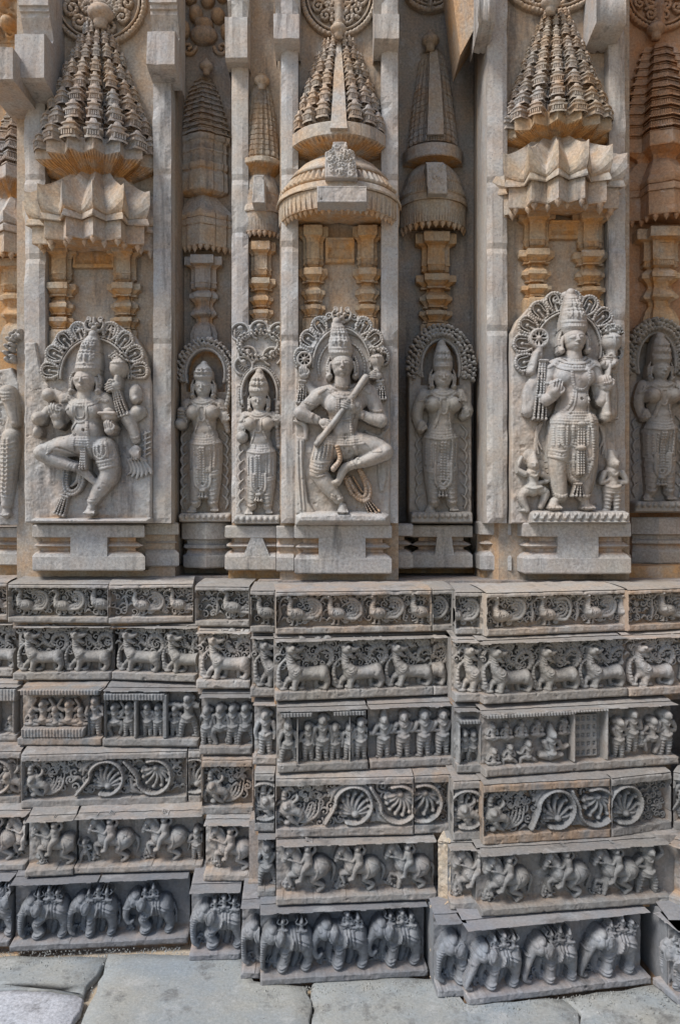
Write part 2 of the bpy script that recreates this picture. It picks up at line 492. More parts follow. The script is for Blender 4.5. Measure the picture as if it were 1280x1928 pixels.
def yali(r, x, y, k, w=1.0, v=0):
    ph, wa, wb = rnd.uniform(0, 6.3), rnd.uniform(.8, 2.6), rnd.uniform(.8, 2.6)
    k = k * rnd.uniform(.95, 1.03)
    q = lambda *ab: [(x + (a + wa * math.sin(b / 22 + ph)) * k * w, y - (b + wb * math.sin(a / 26 + ph) * min(1, b / 30)) * k) for a, b in ab]
    S = lambda P, rr, z=0., **kw: r.st(q(*P), [c * k for c in rr] if hasattr(rr, '__len__') else rr * k, z=z, **kw)
    # scroll tail, crest of curls
    S([(120, 44), (134, 60), (122, 80), (100, 78), (92, 62), (106, 54)], [5, 5, 6, 6, 4, 3], 4, b=4.5 * k)
    S([(124, 50), (126, 66), (112, 70)], 2.5, 4)
    for a in (58, 78, 98, 120):
        spiral(r, *q((a + rnd.uniform(-3, 3), 92))[0], 9 * k, rnd.uniform(0, 360), 1.1, 4 * k, 3)
    S([(62, 84), (72, 66), (86, 56), (96, 52)], [3, 6, 5, 2], 2, b=4 * k); S([(56, 76), (70, 60), (84, 54)], 2.6, 2)
    # far legs
    S([(62, 26), (66, 12), (62, 3)], [8, 6, 6], -2); S([(100, 26), (96, 12), (98, 3)], [8, 6, 6], -2)
    S([(40, 24), (28, 18), (24, 4)], [8, 6, 6], 1)
    S([(50, 33), (80, 31), (108, 32)], [16, 14, 15], 2)
    r.dome(*q((110, 31))[0], 15 * k * w, 17 * k, 16 * k, 3)
    S([(52, 28), (47, 14), (45, 4)], [9, 6.5, 6], 8); S([(114, 27), (120, 15), (114, 4)], [10, 6.5, 6], 8)
    for a in (42, 110, 20, 60): r.dome(*q((a, 4))[0], 9 * k, 4.5 * k, 6 * k, 5)
    S([(48, 38), (36, 54), (32, 74)], [14, 9.5, 7.5], 5)
    r.dome(*q((35, 81))[0], 11 * k, 10 * k, 12 * k, 7)
    S([(38, 83), (51, 80), (63, 84)], [7.5, 5.5, 3], 10); S([(40, 74), (50, 66), (56, 64)], [6, 4.5, 3], 9)
    r.dome(*q((38, 86))[0], 4 * k, 4 * k, 5 * k, 17); r.dome(*q((28, 86))[0], 6 * k, 6 * k, 8 * k, 8)
    S([(30, 92), (42, 97), (54, 93)], [3, 3, 2], 8); S([(28, 90), (17, 87), (12, 76)], [3.4, 3, 2], 5)
    S([(24, 62), (12, 50), (9, 32), (12, 12), (19, 7)], [3.5, 3.5, 4.5, 5, 3], 5, b=5 * k)
    spiral(r, *q((14, 14))[0], 9 * k, 0, 1.2, 4 * k, 5)
    for o in (0, 5, 10):
        r.st(q((26, 58 - o), (44, 42 - o), (62, 54 - o)), 1.6 * k, 1.8 * k, 0, dr=1, b=0 if o else 3 * k)
    for b in (62, 67, 72): r.st(q((24, b), (36, b - 4), (48, b)), 1.4 * k, 1.4 * k, 0, dr=1)

def tangle(r, x, y, k, n=5, z=3):
    """fallen fighters under hooves: a heap of tiny heads and limbs"""
    for i in range(n):
        a, b = x + rnd.uniform(-10, 10) * k, y - rnd.uniform(3, 20) * k
        r.dome(a, b, 3.6 * k, 3.8 * k, 5 * k, z)
        t = rnd.uniform(0, 6.28)
        for _ in range(2):
            t += rnd.uniform(1.2, 2.4)
            r.st([(a, b + 3 * k), (a + 7 * k * math.cos(t), b + 5 * k * math.sin(t)), (a + 11 * k * math.cos(t + .6), b + 9 * k * math.sin(t + .6))], [2.6 * k, 2.2 * k, 1.6 * k], z=z)

def horse(r, x, y, k, v=0, rd=None):
    ph, wa, wb = rnd.uniform(0, 6.3), rnd.uniform(.8, 2.6), rnd.uniform(.8, 2.6)
    k = k * rnd.uniform(.95, 1.03)
    q = lambda *ab: [(x + (a + wa * math.sin(b / 22 + ph)) * k, y - (b + wb * math.sin(a / 26 + ph) * min(1, b / 30)) * k) for a, b in ab]
    S = lambda P, rr, z=0., t=r, **kw: t.st(q(*P), [c * k for c in rr] if hasattr(rr, '__len__') else rr * k, z=z, **kw)
    S([(78, 36), (62, 20), (74, 7)], [8, 5, 3.5], -1); S([(102, 54), (111, 40), (107, 16)], [4, 4.5, 2], 3)
    if v % 3 == 2: S([(44, 40), (40, 20), (38, 3)], [9, 5.5, 4], 7)
    else: S([(40, 40), (25, 36), (30, 18)], [8, 5.5, 4], 8)
    S([(46, 38), (34, 24), (22, 26), (18, 12)], [7, 5, 4, 3.5], 2)
    S([(86, 42), (70, 24), (90, 13), (80, 3)], [13, 7, 5, 4.5], 8)
    r.dome(*q((84, 49))[0], 21 * k, 20 * k, 19 * k, 4)
    S([(80, 49), (60, 46), (46, 50)], [18, 14, 16], 4)
    r.dome(*q((43, 50))[0], 15 * k, 17 * k, 17 * k, 4)
    S([(44, 56), (35, 74), (26, 84)], [14, 11, 9], 6)
    S([(26, 86), (18, 74), (14, 65)], [9, 7, 5.5], 9)
    r.dome(*q((29, 95))[0], 3 * k, 5 * k, 5 * k, 9, 20); r.dome(*q((21, 82))[0], 2 * k, 2 * k, 3 * k, 17)
    for i in range(6):
        a, b = 33 + i * 2.6, 91 - i * 5.2
        S([(a, b), (a + 7, b - 4), (a + 9, b - 10)], [2.6, 2.4, 1.6], 9)
    S([(12, 72), (22, 70)], 1.6, 0, h=2, dr=1); S([(24, 78), (17, 84)], 1.6, 0, h=2, dr=1)
    S([(30, 60), (42, 44), (54, 38)], 1.8, 0, h=2, dr=1, b=3 * k); S([(72, 64), (78, 46), (74, 30)], 1.6, 0, h=1.6, dr=1); S([(76, 66), (96, 58), (103, 46)], 1.6, 0, h=1.6, dr=1)
    t = rd or r
    S([(60, 60), (50, 47), (47, 30)], [8, 6, 4.5], 16, t); S([(47, 30), (40, 27)], [4, 3.5], 16, t)
    S([(60, 58), (58, 76)], [9, 9], 13, t); t.dome(*q((57, 88))[0], 7 * k, 8 * k, 10 * k, 12); t.dome(*q((62, 92))[0], 6 * k, 5 * k, 8 * k, 11)
    S([(54, 74), (46, 64), (34, 68), (20, 70)], [4, 3.6, 2.8, 1.6], 16, t); S([(64, 74), (72, 84), (66, 96)], [4, 3.6, 2.8], 12, t)
    S([(66, 96), (54, 102)], [2, 1.6], 10, t)
    tangle(r, x + 26 * k, y, k * .95, 6)

def elephant(r, x, y, k, v=0, rd=None):
    ph, wa, wb = rnd.uniform(0, 6.3), rnd.uniform(.8, 2.6), rnd.uniform(.8, 2.6)
    k = k * rnd.uniform(.95, 1.03)
    q = lambda *ab: [(x + (a + wa * math.sin(b / 22 + ph)) * k * .96, y - (b + wb * math.sin(a / 26 + ph) * min(1, b / 30)) * k) for a, b in ab]
    S = lambda P, rr, z=0., t=r, **kw: t.st(q(*P), [c * k for c in rr] if hasattr(rr, '__len__') else rr * k, z=z, **kw)
    S([(70, 36), (66, 18), (62, 4)], [9, 7.5, 7.5], -3); S([(32, 42), (26, 22), (29, 4)], [9, 7.5, 7.5], -2)
    S([(98, 58), (102, 40), (100, 18)], [3, 2.5, 2.5], 5)
    r.dome(*q((62, 57))[0], 32 * k, 23 * k, 21 * k, 3)
    r.dome(*q((80, 54))[0], 18 * k, 25 * k, 21 * k, 4); r.dome(*q((48, 58))[0], 15 * k, 22 * k, 20 * k, 4)
    S([(84, 44), (89, 22), (84, 5)], [14, 9, 9], 9); S([(46, 44), (45, 22), (41, 5)] if rnd.random() < .5 else [(46, 44), (32, 28), (41, 13), (34, 6)], 9.5, 10)
    r.blur(1)
    for a, b in ((82, 13), (37, 13)): 
        S([(a - 11, b), (a, b - 3), (a + 11, b)], 1.7, 0, h=2.2, dr=1); S([(a - 11, b - 5), (a, b - 8), (a + 11, b - 5)], 1.5, 0, h=2, dr=1)
    r.dome(*q((20, 68))[0], 14.5 * k, 17 * k, 22 * k, 7); r.dome(*q((23, 79))[0], 11 * k, 10 * k, 19 * k, 8); r.dome(*q((14, 73))[0], 8 * k, 9 * k, 19 * k, 8)
    if v % 3 == 1: tr = [(12, 66), (2, 50), (-2, 34), (4, 22), (12, 26)]
    elif v % 3 == 2: tr = [(12, 64), (4, 44), (-4, 24), (-8, 10), (2, 5)]
    else: tr = [(11, 66), (3, 48), (2, 28), (3, 12), (9, 6)]
    S(tr, [10, 7.5, 6, 5, 3.6], 12)
    for i in range(9):
        t = i / 9; a, b = 10 - 7 * min(1, t * 2), 60 - 40 * t
        if v % 3 == 0: S([(a - 8, b), (a + 8, b - 1)], 1.0, 0, h=.9, dr=1)
    S([(13, 56), (4, 52), (-4, 54)], [3.6, 3, 1.6], 17)
    r.dome(*q((17, 70))[0], 2.6 * k, 2.2 * k, 3 * k, 27)
    r.dome(*q((36, 66))[0], 9 * k, 14 * k, 7 * k, 23, 14, .3); r.dome(*q((37, 65))[0], 4.5 * k, 9 * k, 4 * k, 27, 14)
    for i, o in enumerate((0, 6.5)):
        r.st(q((22, 54 - o), (34, 37 - o), (50, 41 - o), (60, 62)), 2.2 * k, 2.4 * k, 0, dr=1, b=3.6 * k if i else 0)
    for o in (0, 6.5, 13):
        r.st(q((56 + o, 84), (58 + o, 56), (56 + o, 28)), 2.0 * k, 2.3 * k, 0, dr=1)
    r.st(q((70, 64), (86, 58), (99, 50)), 1.7 * k, 2.0 * k, 0, dr=1); r.st(q((70, 58), (86, 51), (98, 43)), 1.7 * k, 2.0 * k, 0, dr=1); r.st(q((32, 84), (22, 94), (14, 84)), 2 * k, 2 * k, 0, dr=1)
    r.st(q(*[(36 + 9 * math.cos(w), 66 + 14 * math.sin(w)) for w in np.linspace(.6, 5.6, 9)]), 1.7 * k, 2 * k, 0, dr=1)
    for a, b, h in ((42, 76, 24), (60, 79, 28), (78, 74, 26)):
        if rnd.random() < .92:
            t = r.layer()
            X0, Y0 = q((a + rnd.uniform(-3, 3), b))[0]
            fig(t, X0, Y0 + 1, h * k * 1.3, rnd.choice(('raise', 'fwd', 'fold', 'both')), 'sit', rnd.choice((-1, 1)), 17, rnd.choice(('bun', 'crown')), 0)
            t.st([(X0 - 6 * k, Y0 + 4 * k), (X0, Y0 - 4 * k), (X0 + 6 * k, Y0 + 4 * k)], 4 * k, z=18)
            if rd is not None: rd.append(t)
    tangle(r, x + (8 if v % 3 else 14) * k, y, k * .9, 4, 2)

def palmette(r, cx, cy, q, z=0, n=7, a0=90, spread=210):
    for i in range(n):
        a = math.radians(a0 + spread * (i / (n - 1) - .5))
        c, s = math.cos(a), -math.sin(a)
        l = q * (0.85 + .15 * math.cos(2 * (a - math.radians(a0))))
        r.st([(cx, cy), (cx + l * .5 * c + 0.14 * l * s, cy + l * .5 * s), (cx + l * c, cy + l * s)], [q * .06, q * .10, q * .08], [q * .1, q * .18, q * .1], z=z)
        r.dome(cx + l * .93 * c, cy + l * .93 * s, q * .11, q * .11, q * .18, z + 1)
    r.dome(cx, cy, q * .18, q * .16, q * .2, z + 2)

def makara(r, x, y, k):
    """beast head that spits out the vine, x..x+90k wide"""
    q = lambda *ab: [(x + a * k, y - b * k) for a, b in ab]
    S = lambda P, rr, z=0., **kw: r.st(q(*P), [c * k for c in rr] if hasattr(rr, '__len__') else rr * k, z=z, **kw)
    for i in range(6):
        S([(36, 16), (62, 10 + i * 3), (92 - i * 8, 26 + i * 3), (100 - i * 9, 62 - i * 4)], [2.5, 4, 4.2, 2], 4 - i * .3, b=5 * k if i % 2 else 0)
    for a, b in ((56, 78), (70, 88), (82, 74), (94, 88), (66, 62), (100, 70)):
        spiral(r, *q((a, b))[0], 8 * k, rnd.uniform(0, 360), 1.15, 3.4 * k, 3)
    r.dome(*q((24, 44))[0], 22 * k, 22 * k, 15 * k, 3)
    S([(30, 40), (46, 36), (56, 26), (50, 14)], [12, 10, 7, 4], 6); S([(26, 28), (34, 16), (46, 8)], [9, 7, 4], 6)
    r.dome(*q((20, 52))[0], 10 * k, 10 * k, 9 * k, 12); r.dome(*q((20, 52))[0], 5 * k, 5 * k, 6 * k, 17)
    S([(14, 64), (16, 84), (30, 92), (38, 84)], [8, 7, 5, 3], 6, b=6 * k); S([(36, 58), (46, 68), (44, 78)], [3, 5, 2], 8)
    S([(8, 40), (-2, 26), (2, 10)], [8, 7, 5], 4, b=5 * k); r.dome(*q((22, 10))[0], 9 * k, 7 * k, 8 * k, 4)

def vine(r, xa, xb, y0, y1, z=1, up=1):
    H = y1 - y0
    q = H * .44
    n = max(1, round((xb - xa) / (2.3 * q)))
    dx = (xb - xa) / n
    ym = (y0 + y1) / 2
    curls(r, xa, y0, xb, y1, H * .145, z - 3)
    for i in range(n):
        cx, u = xa + dx * (i + .5), up * (1 if i % 2 == 0 else -1)
        A = np.linspace(math.pi * .98, math.pi * 2.62, 13) if u > 0 else np.linspace(-math.pi * .98, -math.pi * 2.62, 13)
        P = [(cx + q * math.cos(a), ym + q * math.sin(a)) for a in A]
        r.dome(cx, ym, q * .93, q * .93, 0, z - 12, cut=1)
        for a in A[1:-1:1]:
            for e in (-1, 1):
                x_, y_ = cx + q * math.cos(a), ym + q * math.sin(a)
                c_, s_ = math.cos(a + e * .9), math.sin(a + e * .9)
                r.st([(x_, y_), (x_ + c_ * H * .09, y_ + s_ * H * .09), (x_ + c_ * H * .15 - e * s_ * H * .04, y_ + s_ * H * .15)], [H * .015, H * .038, H * .012], z=z - 2)
        r.st([(cx - dx * .62, ym + u * q * .95)] + P, [H * .05] * 14, [H * .085] * 14, z + 2)
        r.st([(cx - dx * .62, ym + u * q * .95)] + P, H * .014, H * .02, 0, dr=1, b=4)
        palmette(r, cx + q * .1, ym + u * q * .52, q * 1.22, z - 3, rnd.choice((7, 8, 9)), (90 if u > 0 else -90) + rnd.uniform(-12, 12), 165)
        spiral(r, cx - q * .52, ym + u * q * .42, q * .24, 60, 1.2, q * .1, z - 2); spiral(r, cx + q * .58, ym + u * q * .46, q * .22, 120, 1.2, q * .1, z - 2, d=-1)
        r.st([(cx - dx * .5, ym - u * q * .2), (cx - dx * .42, ym - u * q * .75), (cx - dx * .25, ym - u * q * 1.02)], [H * .03, H * .06, H * .02], z=z)
        for s in (-1, 1):
            cxx, cyy = cx + s * dx * .48, ym + u * s * H * .30
            for e in (-1, 1):
                r.st([(cxx, cyy + e * 2), (cxx + e * 6, cyy - 5), (cxx + e * 10, cyy - 3)], [1.4, 3.6, 1.2], z=z); r.st([(cxx, cyy + e * 2), (cxx + e * 5, cyy + 6), (cxx + e * 9, cyy + 8)], [1.4, 3.4, 1.2], z=z)
            spiral(r, cxx, cyy, H * .085, 90, 1.1, H * .035, z)

# ------------------------------------------------------------------ the six carved courses of the base
#           z bottom, z top, top fillet, bottom fillet, recess, material
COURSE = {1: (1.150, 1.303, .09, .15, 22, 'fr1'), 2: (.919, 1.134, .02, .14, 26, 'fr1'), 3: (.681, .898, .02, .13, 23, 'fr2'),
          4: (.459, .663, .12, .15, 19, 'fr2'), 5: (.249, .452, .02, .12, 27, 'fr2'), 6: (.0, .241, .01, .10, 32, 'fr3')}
def dep(c, y): return F * (ZC - COURSE[c][0]) / (y - CY)

def block(c, xl, yl, xr, yr, name, label, carve, grp, back=.55, och=0.05):
    zb, zt, ft, fb, rec, mat = COURSE[c]
    mat += rnd.choice('0112233' if xl > 1100 else '00111223')
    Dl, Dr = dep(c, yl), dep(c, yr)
    P0, P1 = np.array((X(xl, Dl), Dl)), np.array((X(xr, Dr), Dr))
    s = (Dl + Dr) / 2 / F
    fr = Frame((P0[0], P0[1], zt), P1 - P0, s)
    Wd, Ht = np.linalg.norm(P1 - P0) / s, (zt - zb) / s
    mid = (P0 + P1) / 2
    t = thing(name, label, 'frieze block', (mid[0], mid[1], zb), grp)
    if 'joint stone' in label: mat, ft, fb, rec = 'mortar', .01, .01, 4
    g = 1.4
    ya, yb = Ht * ft, Ht * (1 - fb)
    # slab: face with recessed field, worn edges
    r = R(0, 0, Wd, Ht, g)
    ny, nx = r.H.shape
    yy = r.ys[:, None] + vnoise(ny, nx, 14, .5)
    xx = r.xs[None, :] + vnoise(ny, nx, 14, .5)
    em = 1.5 if c in (1, 4) else -9
    inn = (yy > ya) & (yy < yb) & (xx > em) & (xx < Wd - em)
    edge = np.minimum(np.minimum(yy, Ht - yy), np.minimum(xx, Wd - xx))
    r.H = np.where(inn, -rec + vnoise(ny, nx, 6, .6), -np.clip(2.2 - edge, 0, 3) * .8 - np.maximum(0, vnoise(ny, nx, 10, 1.3) - 1.3))
    r.emit('slab', fr, mat, t, back=-rec - 6, cav=.25, och=och)
    # body behind the face, sloping ledge above it, recessed neck below it
    n = fr.N / (s * DEEP)
    def pt(u, d, z):
        p = P0 + (P1 - P0) * u - np.array((n[0], n[1])) * d
        return (p[0], p[1], z)
    d0 = (rec * DEEP + 4) * s
    V = [pt(0, d0, zb), pt(1, d0, zb), pt(1, d0, zt), pt(0, d0, zt), pt(0, back, zb), pt(1, back, zb), pt(1, back, zt), pt(0, back, zt)]
    mk('core', V, [(0, 1, 2, 3), (5, 4, 7, 6), (4, 0, 3, 7), (1, 5, 6, 2), (3, 2, 6, 7), (4, 5, 1, 0)], mat, t)
    e0 = 0 if c in (1, 4) or rec < 6 else (rec - 3) * s * DEEP
    lv = [e0, e0 + .012, e0 + .04, e0 + .09, e0 + .16]
    m = max(3, int(Wd / 12))
    V, Fq = [], []
    for i, d in enumerate(lv):
        for j in range(m + 1):
            V.append(pt(j / m, d + .002 + (abs(rnd.gauss(0, .003)) if i == 0 else 0), zt + .003 + (0, .003, .008, .014, .020)[i] + (rnd.uniform(-.0015, .0015) if i else 0)))
    for i in range(len(lv) - 1):
        for j in range(m):
            a = i * (m + 1) + j
            Fq.append((a, a + 1, a + m + 2, a + m + 1))
    mk('ledge', V, Fq, mat, t, True, och=.06)
    V = [pt(a, d, z) for z in (zb - .03, zb - .0015) for a, d in ((.004, .045), (.996, .045), (.996, back * .9), (.004, back * .9))]
    mk('neck', V, [(0, 1, 5, 4), (1, 2, 6, 5), (2, 3, 7, 6), (3, 0, 4, 7), (3, 2, 1, 0), (4, 5, 6, 7)], 'ledge', t, och=.55)
    carve(t, fr, Wd, Ht, ya, yb, rec, mat)
    return t

def setz(r, rec, hs=1.3, off=0):
    m = r.H > NEG / 2
    r.H[m] = r.H[m] * hs - rec + off
def new(Wd, Ht, x0=None, x1=None): return R(max(0, x0 if x0 is not None else 0), -7, min(Wd, x1 if x1 is not None else Wd), Ht)
ground_fig = lambda r, t, fr, mat, nm, rec: r.emit(nm, fr, mat, t, back=-rec - 3)

def c_swan(ps, lead=None):
    def go(t, fr, W, H, ya, yb, rec, mat):
        k = (yb - ya) / 88
        r = new(W, H); curls(r, 1, ya, W - 1, yb, 8, -rec + 7); r.emit('foliage', fr, mat, t, back=-rec - 2, cav=.2)
        for p in ps:
            r = new(W, H, p * W - 14 * k, p * W + 122 * k)
            swan(r, p * W, yb, k); setz(r, rec, 1.3, 3)
            ground_fig(r, t, fr, mat, 'swan', rec)
    return go
def c_yali(ps, w=1.0):
    def go(t, fr, W, H, ya, yb, rec, mat):
        k = (yb - ya) / 99
        r = new(W, H); curls(r, 1, ya, W - 1, ya + (yb - ya) * .62, 8, -rec + 9); r.emit('foliage', fr, mat, t, back=-rec - 2)
        for p in ps:
            r = new(W, H, p * W - 4, p * W + 138 * k * w)
            yali(r, p * W, yb, k, w); setz(r, rec, 1.3, 3)
            ground_fig(r, t, fr, mat, 'horned_beast', rec)
    return go
def c_horse(ps, men=()):
    def go(t, fr, W, H, ya, yb, rec, mat):
        k = (yb - ya) / 97
        r = new(W, H)
        for x in np.arange(6, W - 4, 9):
            if int(x / 40) % 2: r.st([(x, ya), (x, ya + 7)], [3, 1.2], z=-rec)
        r.st([(3, ya + 1), (W - 3, ya + 1)], 2.2, 3, -rec)
        if W > 110: r.poly([(W * .55, ya), (W * .86, ya), (W * .84, ya + 7), (W * .57, ya + 7)], 6, -rec, 1)
        ground_fig(r, t, fr, mat, 'hanging_fringe', rec)
        for i, p in enumerate(ps):
            r = new(W, H, p * W, p * W + 116 * k); d = r.layer()
            horse(r, p * W, yb, k, i, d)
            for q in (r, d): setz(q, rec, 1.2)
            o = ground_fig(r, t, fr, mat, 'horse', rec)
            d.emit('rider', fr, mat, o, back=-rec)
        for p, h, arm, leg in men:
            r = new(W, H, p * W - 30, p * W + 30)
            fig(r, p * W, yb, (yb - ya) * h, arm, leg, rnd.choice((-1, 1))); setz(r, rec, 1.25, 2)
            ground_fig(r, t, fr, mat, 'soldier', rec)
    return go
def c_eleph(ps, kk=1.0, vs=(0, 1, 2)):
    def go(t, fr, W, H, ya, yb, rec, mat):
        k = (yb - ya) / 106 * kk
        for i, p in enumerate(ps):
            r = new(W, H, p * W - 12 * k, p * W + 106 * k); d = []
            elephant(r, p * W, yb, k, vs[i % len(vs)], d)
            for q in [r] + d: setz(q, rec, 1.15)
            o = ground_fig(r, t, fr, mat, 'elephant', rec)
            for q in d: q.emit('rider', fr, mat, o, back=-rec + 6)
    return go
def c_scroll(m=None, v0=0.0, v1=1.0, up=1, end=0):
    def go(t, fr, W, H, ya, yb, rec, mat):
        if m is not None:
            r = new(W, H); curls(r, 2, ya, min(W - 2, (v0 if v1 > v0 else 1) * W + 6), yb, 10, -rec + 6); r.emit('foliage', fr, mat, t, back=-rec - 2)
            r = new(W, H); makara(r, m * W + 4, yb, (yb - ya) / 100); setz(r, rec, 1.25, 2)
            ground_fig(r, t, fr, mat, 'beast_head', rec)
        if v1 > v0:
            r = new(W, H); vine(r, v0 * W, v1 * W, ya, yb, 4, up)
            if end: curls(r, v1 * W, ya, W - 3, yb, 8, 0)
            setz(r, rec, 1.2, 4)
            ground_fig(r, t, fr, mat, 'vine_scroll', rec)
    return go
def c_people(items, frames=(), roof=(), nm='carved_figure'):
    """items: (u, height share, arm, leg, facing, hat, base lift)"""
    def go(t, fr, W, H, ya, yb, rec, mat):
        Hh = yb - ya
        if frames or roof:
            r = new(W, H)
            for a, b, wd in frames: r.poly([(a * W - wd, ya + b * Hh), (a * W + wd, ya + b * Hh), (a * W + wd, yb), (a * W - wd, yb)], rec - 1, -rec, 1.5)
            for a, b, u0, u1 in roof:
                y0, y1 = ya + u0 * Hh, ya + u1 * Hh
                r.poly([(a * W, y0), (b * W, y0), (b * W - 2, y1), (a * W + 2, y1)], rec, -rec, 2)
                for x in np.arange(a * W + 5, b * W - 3, 6): r.st([(x, y0 + 2), (x, y1 - 1)], 1.4, 1.5, 0, dr=1)
            ground_fig(r, t, fr, mat, 'carved_pavilion', rec)
        for it in items:
            u, h, arm, leg, f, hat = it[:6]
            lift = it[6] if len(it) > 6 else 0
            hp = Hh * h
            r = new(W, H, u * W - hp * .55, u * W + hp * .55)
            fig(r, u * W, yb - lift * Hh, hp / 1.08, arm, leg, f, 2, hat); setz(r, rec, 1.25, 1)
            ground_fig(r, t, fr, mat, nm, rec)
    return go
none = lambda *a: None

SW, YA, PE, SC, HO, EL = ('swan frieze blocks of the top course', 'horned beast frieze blocks of the second course', 'figure frieze blocks of the third course',
                          'vine scroll frieze blocks of the fourth course', 'horse frieze blocks of the fifth course', 'elephant frieze blocks of the lowest course')
n1, n2, n3, n4, n5, n6 = 'swan_frieze_block', 'beast_frieze_block', 'figure_frieze_block', 'scroll_frieze_block', 'horse_frieze_block', 'elephant_frieze_block'
# course 1
block(1, -60, 1168, 14, 1168, n1, 'swan block of the top frieze cut off by the left picture edge', c_swan((.3,)), SW)
block(1, 15, 1172, 203, 1173, n1, 'swan block with three birds below the one-legged dancer statue', c_swan((.03, .40, .77)), SW)
block(1, 205, 1174, 364, 1171, n1, 'swan block with two birds right of the three-bird block under the dancer', c_swan((.22, .66)), SW)
block(1, 367, 1179, 469, 1180, n1, 'single-swan block with dense foliage at its left half', c_swan((.42,)), SW)
block(1, 471, 1191, 517, 1191, n1, 'narrow swan block showing one bird with its neck bent down', c_swan((.05,)), SW)
block(1, 519, 1195, 813, 1189, n1, 'long four-swan block below the flute player statue', c_swan((.04, .30, .57, .84)), SW)
block(1, 814, 1189, 857, 1188, n1, 'narrow foliage block with a swirled tail right of the long four-swan block', c_swan((-.9,)), SW)
block(1, 857, 1195, 914, 1195, n1, 'narrow swirl block left of the swan block under the staff bearer', c_swan((-.5,)), SW)
block(1, 916, 1198, 1180, 1187, n1, 'swan block with three birds and a worn fourth under the tall standing staff bearer', c_swan((.03, .36, .68, .93)), SW, och=.1)
block(1, 1183, 1189, 1360, 1180, n1, 'ochre-stained swan block at the right picture edge', c_swan((.32, .75)), SW, och=.3)
# course 2
block(2, -60, 1274, 23, 1274, n2, 'beast block of the second frieze cut off by the left picture edge', c_yali((.05,), .8), YA)
block(2, 24, 1281, 208, 1280, n2, 'two-beast block directly below the three-swan block at the left', c_yali((.0, .48), .86), YA)
block(2, 210, 1280, 367, 1285, n2, 'two-beast block whose right beast is cut by the joint, below the two-swan block', c_yali((.0, .55), .86), YA)
block(2, 369, 1297, 470, 1297, n2, 'single-beast block with a long plain-backed animal', c_yali((.02,), .86), YA)
block(2, 471, 1312, 518, 1312, n2, 'narrow beast block showing only the forequarters of an animal', c_yali((.02,), .8), YA)
block(2, 519, 1321, 816, 1309, n2, 'long three-beast block below the long four-swan block', c_yali((.0, .35, .68), .86), YA)
block(2, 817, 1309, 857, 1307, n2, 'narrow weathered foliage block between the long three-beast block and the corner', c_yali((-1.5,), .8), YA)
block(2, 857, 1323, 910, 1322, n2, 'narrow block with a beast kneeling on its foreleg', c_yali((.03,), .8), YA)
block(2, 912, 1327, 1182, 1311, n2, 'pale weathered three-beast block under the standing staff bearer', c_yali((.0, .34, .67), .86), YA)
block(2, 1186, 1312, 1360, 1303, n2, 'ochre-stained beast block at the right picture edge', c_yali((.02, .6), .86), YA, och=.2)
# course 3
P_ = lambda *a: a
block(3, -70, 1396, 32, 1396, n3, 'figure block with a pillared pavilion cut off by the left picture edge', c_people([P_(.82, .55, 'fold', 'sit', 1, 'bun')], [(.6, .3, 3), (.93, .3, 3)], [(.5, 1, .0, .3)]), PE)
block(3, 33, 1404, 191, 1404, n3, 'figure block with a row of seated people on a dais and one standing attendant', c_people(
    [P_(.13, .62, 'fold', 'sit', 1, 'bun', .2), P_(.27, .8, 'both', 'sit', 1, 'bun', .26), P_(.42, .72, 'fold', 'sit', -1, 'bun', .2), P_(.58, .8, 'both', 'sit', 1, 'bun', .26), P_(.72, .66, 'fold', 'sit', -1, 'bun', .2), P_(.90, .92, 'fold', 'stand', -1, 'bun')],
    [(.83, .0, 1.2)], [(.03, .8, .78, 1.0), (.02, .98, -.05, .1)]), PE)
block(3, 193, 1405, 373, 1406, n3, 'figure block with two doorway frames and a tall man raising his arms beside them', c_people(
    [P_(.10, .78, 'both', 'dance', 1, 'bun'), P_(.25, .78, 'fwd', 'stand', 1, 'bun'), P_(.45, .78, 'fwd', 'stand', -1, 'bun'), P_(.56, .75, 'fold', 'stand', 1, 'bun'), P_(.74, .74, 'fold', 'stand', 1, 'bun'), P_(.88, 1.0, 'bow', 'walk', 1, 'bun')],
    [(.34, .18, 4), (.65, .05, 5), (.02, .18, 2)], [(.0, .66, .02, .2)]), PE)
block(3, 375, 1421, 474, 1421, n3, 'figure block with a wide-legged drummer between two standing musicians', c_people(
    [P_(.12, .85, 'down', 'stand', 1, 'bun'), P_(.38, .92, 'down', 'dance', 1, 'bun'), P_(.62, .9, 'fold', 'stand', 1, 'bun'), P_(.86, .92, 'fwd', 'walk', 1, 'bun')]), PE)
block(3, 476, 1440, 521, 1440, n3, 'narrow figure block with one man standing beside a staff', c_people([P_(.5, .95, 'down', 'stand', 1, 'bun')]), PE)
block(3, 523, 1456, 693, 1449, n3, 'figure block with six close-set people under two fringed umbrellas', c_people(
    [P_(.12, .84, 'down', 'walk', 1, 'crown'), P_(.34, .8, 'fold', 'stand', 1, 'bun'), P_(.50, .96, 'down', 'stand', 1, 'bun'), P_(.64, .76, 'down', 'stand', 1, 'bun'), P_(.80, .76, 'fwd', 'stand', 1, 'bun'), P_(.93, .86, 'fold', 'stand', 1, 'bun')],
    [(.22, .12, 2), (.80, .12, 2)], [(.02, .40, .0, .12), (.60, .99, .0, .12)]), PE)
block(3, 697, 1448, 859, 1441, n3, 'figure block with four worshippers walking in single file', c_people(
    [P_(.17, .92, 'fwd', 'stand', 1, 'crown'), P_(.40, .96, 'fwd', 'stand', 1, 'bun'), P_(.64, .98, 'fwd', 'stand', 1, 'bun'), P_(.86, .98, 'fwd', 'stand', 1, 'bun')]), PE)
